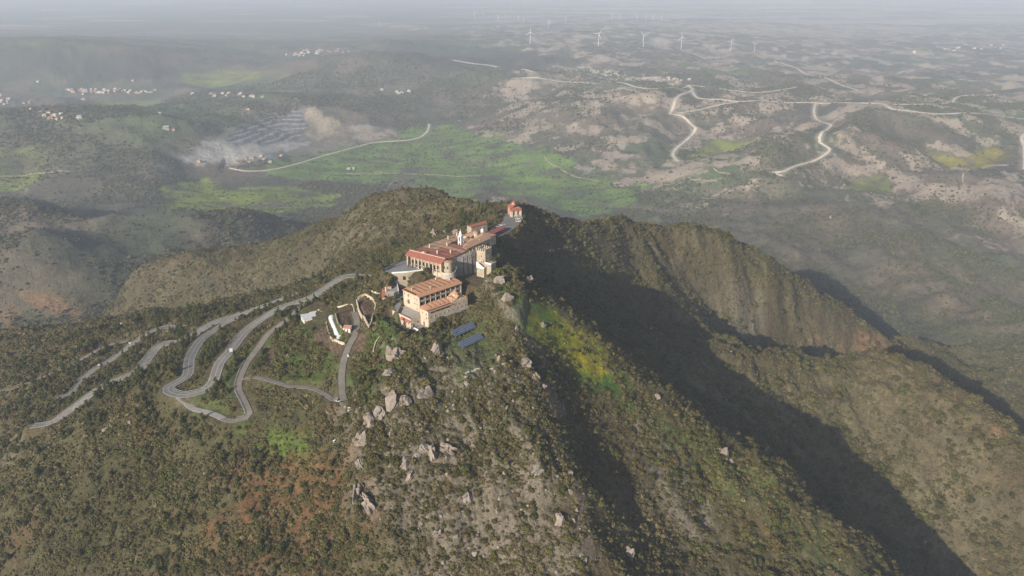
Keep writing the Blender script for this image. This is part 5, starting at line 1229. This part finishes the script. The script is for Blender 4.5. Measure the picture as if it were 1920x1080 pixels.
# stone walls that hold up the beds
def bank(px, h, label, m='stone', cat='retaining wall', t=.6, step=2.0):
    P = smooth_line(hit([p[0] for p in px], [p[1] for p in px]), step); P[:,2] = moving(hz(P[:,0], P[:,1]), 1)
    o = wall_line('retaining_wall', [tuple(p) for p in P], -1.8, h, t, m); return tag(o, label, cat)
bank([(612,607),(616,625),(623,638),(634,643),(646,646)], 1.9, 'curved cream wall below the white polytunnel', 'cream')
bank([(669,569),(672,583),(679,598),(689,612),(692,618)], 3.4, 'tall cream wall on the left side of the upper brown bed', 'cream')
bank([(692,619),(697,608),(700,594)], 3.0, 'cream wall closing the lower corner of the upper brown bed', 'cream')
bank([(672,562),(684,553),(696,560),(704,573),(703,582)], 1.8, 'pale wall curving round the top of the upper brown bed', 'cream')
bank([(629,590),(634,607),(641,616)], 1.2, 'stone wall along the left side of the striped brown bed', 'stone')
bank([(633,577),(650,573),(661,572),(664,584)], 1.0, 'cream wall along the upper side of the striped brown bed', 'cream')
bank([(700,660),(704,645),(712,632)], 1.0, 'short pale wall on the bank below the terrace block', 'cream', t=.5)
bank([(690,540),(700,548),(712,552)], 1.0, 'pale garden wall below the cypresses', 'cream', t=.5)
# polytunnel
a_, b_ = hit([637.5, 622.5], [632, 598]); ang = math.atan2(b_[1]-a_[1], b_[0]-a_[0]); Ln = math.hypot(b_[0]-a_[0], b_[1]-a_[1])
e = empty('polytunnel', (a_[0], a_[1], TUNZ-.05), ang, label='white plastic polytunnel between two brown vegetable beds', cat='greenhouse')
mb = MB().mat('plastic_sheet'); n = 10; rr_ = 2.5
for x_ in (0, Ln): mb.v += [(x_, rr_*math.cos(math.pi*i/n), .9+rr_*math.sin(math.pi*i/n)) for i in range(n+1)]+[(x_, -rr_, -.8), (x_, rr_, -.8)]
m = n+3; mb.f = [tuple(range(m)), tuple(range(2*m-1, m-1, -1))]+[(i, (i+1)%m, m+(i+1)%m, m+i) for i in range(m)]; mb.mi = [0]*len(mb.f); mb.build('cover', None, e)
for i in range(9):
    x_ = .1+(Ln-.2)*i/8; MB().tube([(x_, (rr_+.03)*math.cos(math.pi*j/8), .9+(rr_+.03)*math.sin(math.pi*j/8)) for j in range(9)], .06, 4).build('hoop', 'white_metal', e)
MB().mat('dark_hole').box(-.05, .1, -.6, .6, -.3, 1.8).build('door', None, e)
# shed by the beds
g = hit(650, 622)[0]; e = empty('garden_shed', (g[0], g[1], g[2]), R(-8), label='little white shed with a pink tiled roof below the striped bed', cat='shed')
MB().mat('render_white').box(-2.6, 2.6, 0, 3.6, -1, 2.5).build('wall', None, e); MB().mat('pink_render').slab([(-2.9,-.3,2.45),(2.9,-.3,2.45),(2.9,3.9,3.4),(-2.9,3.9,3.4)], .2).build('roof', None, e); win(e, '-q', 0, .8, 0, .9, 1.9, 'door', False, None); win(e, '-q', 0, -1.2, 1, .8, .8)
# white farmhouse
g = hit(570, 607)[0]; e = empty('white_farmhouse', (g[0], g[1], g[2]), R(28), label='white flat-roofed farmhouse with two chimneys beside the hairpin roads', cat='house')
MB().mat('render_white').box(0, 6.5, 0, 8, -3, 3.3).box(6.52, 15, 2.4, 9, -3, 3.5).build('wall', None, e)
MB().mat('white_metal').slab([(-.4,-.5,3.3),(6.5,-.5,3.3),(6.5,8.3,4.2),(-.4,8.3,4.2)], .2).slab([(6.55,2.0,3.6),(15.4,2.0,3.6),(15.4,9.3,4.5),(6.55,9.3,4.5)], .2).build('roof', None, e)
for x_, y_ in ((13.6,7.6),(14.6,3.2)): MB().mat('render_white').box(x_-.5, x_+.5, y_-.5, y_+.5, 3.5, 5.9).build('chimney', None, e)
for x_ in (1.4, 3.2, 5.0): win(e, '-q', 0, x_, .8, .9, 1.2)
win(e, '-q', 2.4, 9, .2, 1.1, 2.1, 'door', False, None); win(e, '-p', 0, 4, .9, 1, 1.2)
# solar arrays
for k_, (q0, q1, q2, lb) in enumerate((((847.4,639.5),(887.6,620),(853.9,649),'upper of the two dark solar arrays on the green terrace'),((860.3,655),(900.5,634.5),(868,664),'lower of the two dark solar arrays on the green terrace'))):
    a_ = atZ(*q2, 469.0+.0); b_ = atZ(q1[0]+(q2[0]-q0[0]), q1[1]+(q2[1]-q0[1]), 469.6); ang = math.atan2(b_[1]-a_[1], b_[0]-a_[0]); Ln = math.hypot(b_[0]-a_[0], b_[1]-a_[1])
    zg = max(ground_z(*a_[:2]), ground_z(*b_[:2])); e = empty('solar_array', (a_[0], a_[1], zg), ang, label=lb, cat='solar panels')
    o = MB().mat('solar_cell').box(0, Ln, 0, 5.1, -.04, .04).build('panel', None, e); o.location = (0, 0, .5); o.rotation_euler = (R(30), 0, 0)
    for i in range(6):
        x_ = .5+(Ln-1)*i/5; MB().tube([(x_,.4,-3),(x_,.4,.65)], .07, 4).build('post', 'rail_metal', e); MB().tube([(x_,3.9,-3),(x_,3.9,2.65)], .07, 4).build('post', 'rail_metal', e)
    MB().tube([(0,.4,.62),(Ln,.4,.62)], .06, 4).tube([(0,3.9,2.62),(Ln,3.9,2.62)], .06, 4).build('rail', 'rail_metal', e)
# odds and ends beside the roads
g = hit(655, 764)[0]; e = empty('water_cistern', (g[0], g[1], g[2]), R(15), label='grey concrete cistern with a pale lid at the end of the farm lane', cat='cistern')
MB().mat('concrete').box(-3.2, 2.8, 0, 4.4, -2, 1.4).build('tank', None, e); MB().mat('plastic_sheet').box(-1.2, 3.2, -1.6, -.1, -2, .9).build('lid', None, e)
g = hit(633, 753)[0]; g = (g[0], g[1], ground_z(g[0], g[1])+.3)
bm_, gm, wm = CM['car_silver']; e = empty('parked_car', g, R(-35), label='silver car parked by the junction of the farm track and the lane', cat='car', group='cars by the farm'); place('body', bm_, (0,0,0), parent=e); place('glass', gm, (0,0,0), parent=e)
for w in wm: place('wheel', w, (0,0,0), parent=e)
g = hit(434, 663)[0]; e = empty('notice_board', (g[0], g[1], g[2]-.1), R(20), label='tall white notice board on the verge of the hairpin road', cat='sign'); MB().mat('white_metal').box(-1.1, 1.1, -.08, .08, 1.6, 4.4).build('panel', None, e)
for x_ in (-.9, .9): MB().mat('rail_metal').tube([(x_,.12,-.5),(x_,.12,4.3)], .07, 5).build('post', None, e)
g = hit(186, 689)[0]; e = empty('road_sign', (g[0], g[1], g[2]), R(20), label='small red and white road sign between the two lower roads', cat='sign'); MB().mat('red_paint').box(-.9,.9,-.06,.06,1.8,3.4).mat('white_metal').box(-.7,.7,-.09,-.061,2.0,3.2).build('panel', None, e); MB().tube([(0,.1,-.5),(0,.1,3.2)], .07, 5).build('post', 'rail_metal', e)
g = hit(244, 648)[0]; e = empty('road_sign', (g[0], g[1], g[2]), R(20), label='small white road sign beside the middle road among the pines', cat='sign'); MB().mat('white_metal').box(-.7,.7,-.06,.06,1.8,3.2).build('panel', None, e); MB().tube([(0,.1,-.5),(0,.1,3.1)], .07, 5).build('post', 'rail_metal', e)
g = hit(628, 830)[0]; o = MB().mat('white_metal').tube([(-.9,0,1.4),(-.9,.2,.4),(.1,0,-.1)], .3, 8).tube([(-.9,0,1.4),(.5,0,2.1)], .32, 8).build('water_pipe'); o.location = tuple(g); tag(o, 'short white bent pipe standing alone on the terraces left of the nose', 'pipe')
for i, (u, v, s, lb) in enumerate(((598,668,1.3,'white limestone block on the green bank under the brown bed'),(603,664,1.0,'small white stone above the limestone block'),(653,667,1.2,'white rock at the edge of the farm lane'),(568,586+30,1.0,'white rock just below the farmhouse'),(586,619,1.0,'pale stone on the slope below the farmhouse'))):
    g = hit(u, v)[0]; mesh = STONE[0].copy() if i == 0 else mesh
    if i == 0: mesh.materials.clear(); mesh.materials.append(M['render_white'])
    tag(place('white_rock', mesh, tuple(g), i, (s*1.3, s*.8, s*.8)), lb, 'rock')
# lamp posts along the hairpin
# wind turbines
tw = MB().mat('white_metal').cyl(0,0,0,1.0,.026,.014,10).mesh('tower'); nc = MB().mat('white_metal').box(-.018,.018,-.03,.05,-.015,.02).mesh('nacelle'); hb = MB().mat('white_metal').cyl(0,0,-.02,.02,.016,.016,8).mesh('hub')
bl = MB().mat('white_metal'); bl.v = [(-.014,0,.0),(.014,.004,.0),(.024,.006,.12),(-.012,-.003,.12),(.006,.003,.54),(-.006,-.002,.54),(-.014,-.012,.0),(.014,-.010,.0),(.024,-.008,.12),(-.012,-.013,.12),(.006,-.004,.54),(-.006,-.006,.54)]
bl.f = [(0,1,2,3),(3,2,4,5),(7,6,9,8),(8,9,11,10),(1,7,8,2),(2,8,10,4),(6,0,3,9),(9,3,5,11),(4,10,11,5)]; bl.mi = [0]*9; bl = bl.mesh('blade')
TB = [(994,83,25,'nearest line, leftmost'),(1122,86,25,''),(1206,88,24,''),(1277,91,23,''),(1370,95,19,''),(1414,98,17,''),(890,36,13,''),(907,32,8,''),(934,40,12,''),(948,37,9,''),(972,40,10,''),(982,45,9,''),(1028,53,12,''),(1031,47,10,''),(1060,45,11,''),(1148,37,10,''),(1162,37,10,''),(1194,40,12,''),(1211,39,10,''),(1225,39,11,''),(1240,39,10,''),(712,52,10,'')]
LB = ['white wind turbine at the left end of the nearer line, beside a pale triangular hill','white wind turbine second from the left in the nearer line','white wind turbine in the nearer line, between the second one and the round chalk pit','white wind turbine just right of the round chalk pit','smaller white wind turbine second from the right in the nearer line','smallest white wind turbine at the right end of the nearer line']
for i, (u, v, h, _) in enumerate(TB):
    g = hit(u, v)[0]; d = math.hypot(g[0], g[1]); H_ = h/F*math.hypot(d, g[2]-CAMZ)*.86; e = empty('wind_turbine', (g[0], g[1], g[2]-3), 0)
    tag(e, LB[i] if i < 6 else ('lone faint wind turbine far left of the others' if i == 21 else 'small faint white wind turbine far off in the haze behind the nearer line'), 'wind turbine', None if i < 6 or i == 21 else 'distant wind turbines')
    tag(e, group='wind turbines' if i < 6 or i == 21 else None)
    w_ = 1.0 if i < 6 else 1.15
    place('tower', tw, (0,0,0), 0, (H_*w_*1.1, H_*w_*1.1, H_), e)
    n_ = empty('nacelle_mount', (0,0,0)) if False else place('nacelle', nc, (0,0,H_), 0, H_*1.2, e); place('hub', hb, (0,-H_*.045,H_+.1), 0, H_*1.1, e).rotation_euler = (R(90),0,0)
    for k_ in range(3): b3 = place('blade', bl, (0,-H_*.055,H_), 0, (H_*1.1,H_,H_*.9), e); b3.rotation_euler = (0, R(120*k_+37*i), 0)
# houses of the plain
def house_mesh(roofm, wallm, seed):
    r = random.Random(seed); mb = MB().mat(wallm); w, d, h = 1, r.uniform(.6,.9), r.uniform(.35,.6)
    mb.box(-w/2, w/2, -d/2, d/2, -.3, h); mb.box(-w/2-.35, -w/2-.01, -d/3, d/3, -.3, h*.6)
    mb.mat(roofm); hip(mb, -w/2, w/2, -d/2, d/2, h, .22, .04) if 'tile' in roofm else mb.box(-w/2-.03, w/2+.03, -d/2-.03, d/2+.03, h, h+.05)
    mb.mat('dark_glass'); [mb.box(x_-.05, x_+.05, -d/2-.02, -d/2, h*.35, h*.7) for x_ in (-.3, 0, .3)]
    return mb.mesh('house')
HM = [house_mesh('render_white','house_white',1), house_mesh('house_white','house_white',2), house_mesh('tan_tile','cream',3), house_mesh('red_tile','house_white',4)]
hr = random.Random(5); VIL = []
def village(n, pts, su, sv, size, grp, label):
    for _ in range(n):
        k_ = hr.random()*(len(pts)-1); i = int(k_); t = k_-i; u = pts[i][0]*(1-t)+pts[i+1][0]*t+hr.gauss(0, su); v = pts[i][1]*(1-t)+pts[i+1][1]*t+hr.gauss(0, sv)
        VIL.append((u, v, size*hr.uniform(.45,.95), grp, label))
village(62, [(128,168),(160,172),(200,172),(235,171),(285,174)], 4, 2.2, 15, 'houses of the village below the brown hill', 'pale house packed among others in the long village below the brown hill')
village(10, [(0,176),(18,182)], 8, 6, 15, 'houses at the left edge of the plain', 'pale house in the cluster at the left edge of the plain')
village(16, [(10,200),(60,195),(130,222),(60,210)], 8, 5, 14, 'farmhouses scattered below the village', 'pale farmhouse scattered among trees below the long village')
village(16, [(390,178),(430,176),(465,178),(505,182)], 4, 2, 15, 'houses of the hamlet right of the village', 'white house in the hamlet between village and quarry')
village(34, [(545,104),(580,98),(620,95),(655,96)], 8, 2.5, 16, 'houses of the distant town in the haze', 'pale house of the distant town beyond the dark hills')
village(16, [(1700,92),(1780,90),(1850,88),(1915,92)], 14, 4, 20, 'buildings of the hazy town on the right', 'pale building of the hazy town far off on the right')
village(8, [(720,170),(760,173),(775,171)], 6, 1.5, 14, 'houses in the valley behind the quarry', 'white house in the valley between quarry and chalk hills')
village(9, [(1200,148),(1260,150),(1290,152)], 10, 2, 14, 'sheds along the chalk ridge', 'pale shed on the chalk ridge beside the white track')
village(9, [(370,300),(420,302),(470,298),(520,296)], 12, 3, 12, 'quarry sheds', 'pale shed or silo on the quarry floor')
for u, v, s, lb in ((150,221,13,'white farmhouse with a side wing just below the village'),(157,187,14,'white house alone under the middle of the village'),(312,242,15,'long white farm building above the quarry tip'),(324,243,12,'white barn at the right end of the farm above the quarry tip'),(362,177,13,'square white house between the village and the hamlet'),(655,318,10,'white farmhouse in the big green meadow'),(663,317,8,'white shed beside the farmhouse in the big green meadow'),(1559,408,5,'tiny white hut in the dark woods right of the mountain'),(466,206,10,'white house above the quarry rim'),(300,214,10,'pale house half way between village and quarry'),(72,154,12,'white building at the foot of the brown hill'),(250,152,12,'white farmhouse behind the long village')): VIL.append((u, v, s, None, lb))
for i, (u, v, s, grp, lb) in enumerate(VIL):
    g = hit(u, v)[0]; o = place('house', HM[hr.choice((0,1,1,2,2,3))], (g[0], g[1], g[2]+.5), hr.uniform(-.6,.6), (s, s, s)); tag(o, lb, 'house', grp)
# solitary trees of the meadow
mk = np.clip(FM[0]+FM[1]+FM[2], 0, 1)
x, y, z_ = scatter(60000, 1400, 3600, lambda x, y: mask_at(mk, x, y)*np.clip(fbm(x*.8, y*3, 120, 3, 560)*5+.25, 0.05, 1))
pick = rng.permutation(len(x))[:230]; rest = np.setdiff1d(np.arange(len(x)), pick)
for i in pick:
    s = rng.uniform(2.6, 4.6); o = place('field_tree', WOOD[i % 3], (x[i], y[i], z_[i]-.2), rng.uniform(0,6), (s*1.2, s*1.2, s)); tag(o, 'dark round tree standing in the green meadows of the plain', 'tree', 'trees dotted over the meadows')
rest = rest[:9000]; stuff_cloud('meadow_shrubbery', x[rest], y[rest], z_[rest], rng.uniform(1.2, 3.4, len(rest)), WOOD, 'dark bushes in loose rows across the green meadows', 'bushes')
# ------------------------------------------------------------------ ground sheet
def grid_mesh(name, X, Y, Zz, col=None):
    ni, nj = X.shape
    me = bpy.data.meshes.new(name)
    co = np.stack([X, Y, Zz], -1).reshape(-1, 3).astype(np.float32)
    i, j = np.meshgrid(np.arange(ni-1), np.arange(nj-1), indexing='ij')
    a = (i*nj+j).ravel(); q = np.stack([a, a+1, a+nj+1, a+nj], -1).astype(np.int32)
    me.vertices.add(len(co)); me.vertices.foreach_set('co', co.ravel())
    me.loops.add(q.size); me.loops.foreach_set('vertex_index', q.ravel())
    me.polygons.add(len(q)); me.polygons.foreach_set('loop_start', np.arange(0, q.size, 4, dtype=np.int32))
    me.polygons.foreach_set('loop_total', np.full(len(q), 4, np.int32))
    me.polygons.foreach_set('use_smooth', np.ones(len(q), bool))
    me.update(); me.validate()
    if col is not None:
        at = me.color_attributes.new('cover', 'FLOAT_COLOR', 'POINT')
        c4 = np.ones((len(co), 4), np.float32); c4[:, :3] = col.reshape(-1, 3); at.data.foreach_set('color', c4.ravel())
    return me
# ------------------------------------------------------------------ the ground, light, air and camera
print('ground')
me = grid_mesh('ground', GX, GY, GZ, col)
ca = me.color_attributes['cover']; al = (sstep(3300, 4300, RR)*(1-FLAT*.8)*(1-.7*np.clip(BARE, 0, 1))*np.clip(fbm(GX, GY, 500, 3, 570)*2+.7, 0, 1)*sstep(14000, 8000, RR)).astype(np.float32)
buf = np.empty(len(me.vertices)*4, np.float32); ca.data.foreach_get('color', buf); buf[3::4] = al.ravel(); ca.data.foreach_set('color', buf)
qa_ = me.attributes.new('quarry', 'FLOAT', 'POINT'); qa_.data.foreach_set('value', QB[0].astype(np.float32).ravel())
for nm_, ar_ in (('bare', BARE), ('rocky', ROCKM)):
    q_a = me.attributes.new(nm_, 'FLOAT', 'POINT'); q_a.data.foreach_set('value', np.clip(ar_, 0, 1).astype(np.float32).ravel())
me.materials.append(M['ground_cover']); o = bpy.data.objects.new('ground', me); COL.objects.link(o); tag(o, kind='structure')
SUN_EL, SUN_AZ = R(22.0), math.atan2(-.55, -.835)      # where the sun stands: behind the camera, to the left
sd = Vector((.55*math.cos(SUN_EL), .835*math.cos(SUN_EL), -math.sin(SUN_EL)))
s = bpy.data.lights.new('sun', 'SUN'); s.energy = 4.95; s.angle = R(.5); s.color = (1, .92, .82)
so = bpy.data.objects.new('sun', s); COL.objects.link(so); so.rotation_euler = sd.to_track_quat('-Z', 'Y').to_euler()
w = bpy.data.worlds.new('World'); scene.world = w; w.use_nodes = True; nt = w.node_tree
sk = nt.nodes.new('ShaderNodeTexSky'); sk.sky_type = 'NISHITA'; sk.sun_disc = False; sk.sun_elevation = SUN_EL; sk.sun_rotation = math.atan2(-.55, -.835) % (2*math.pi); sk.altitude = 300; sk.dust_density = 2.0
nt.links.new(sk.outputs[0], nt.nodes['Background'].inputs[0]); nt.nodes['Background'].inputs[1].default_value = .082
# haze: one closed box of pale air round everything
HZ = 40000.0; ztop = 745.0; zlow = float(GZ.min())-1
mb = MB(); mb.box(-HZ, HZ, -HZ, HZ, zlow, ztop); hm = bpy.data.materials.new('haze_air'); hm.use_nodes = True; t = hm.node_tree; t.nodes.clear()
ou = t.nodes.new('ShaderNodeOutputMaterial'); pv = t.nodes.new('ShaderNodeVolumePrincipled'); t.links.new(pv.outputs[0], ou.inputs['Volume'])
pv.inputs['Color'].default_value = (.77,.86,1,1); pv.inputs['Density'].default_value = HAZE if 'HAZE' in globals() else .000105; pv.inputs['Anisotropy'].default_value = .0
M['haze_air'] = hm; o = mb.build('haze', 'haze_air'); tag(o, 'pale bluish haze filling the air over the plain', 'haze', kind='stuff')
cam = bpy.data.cameras.new('camera'); cam.sensor_width = 36; cam.lens = 36*F/1920; cam.clip_start = 1; cam.clip_end = 120000
co = bpy.data.objects.new('camera', cam); COL.objects.link(co); co.location = (0, 0, CAMZ); co.rotation_euler = (R(90)-PITCH, 0, 0); scene.camera = co
vs_ = scene.view_settings; vs_.view_transform = 'Standard'; vs_.look = 'None'; vs_.exposure = 0.36; vs_.gamma = 1
scene.cycles.max_bounces = 4; scene.cycles.diffuse_bounces = 2; scene.cycles.volume_bounces = 1
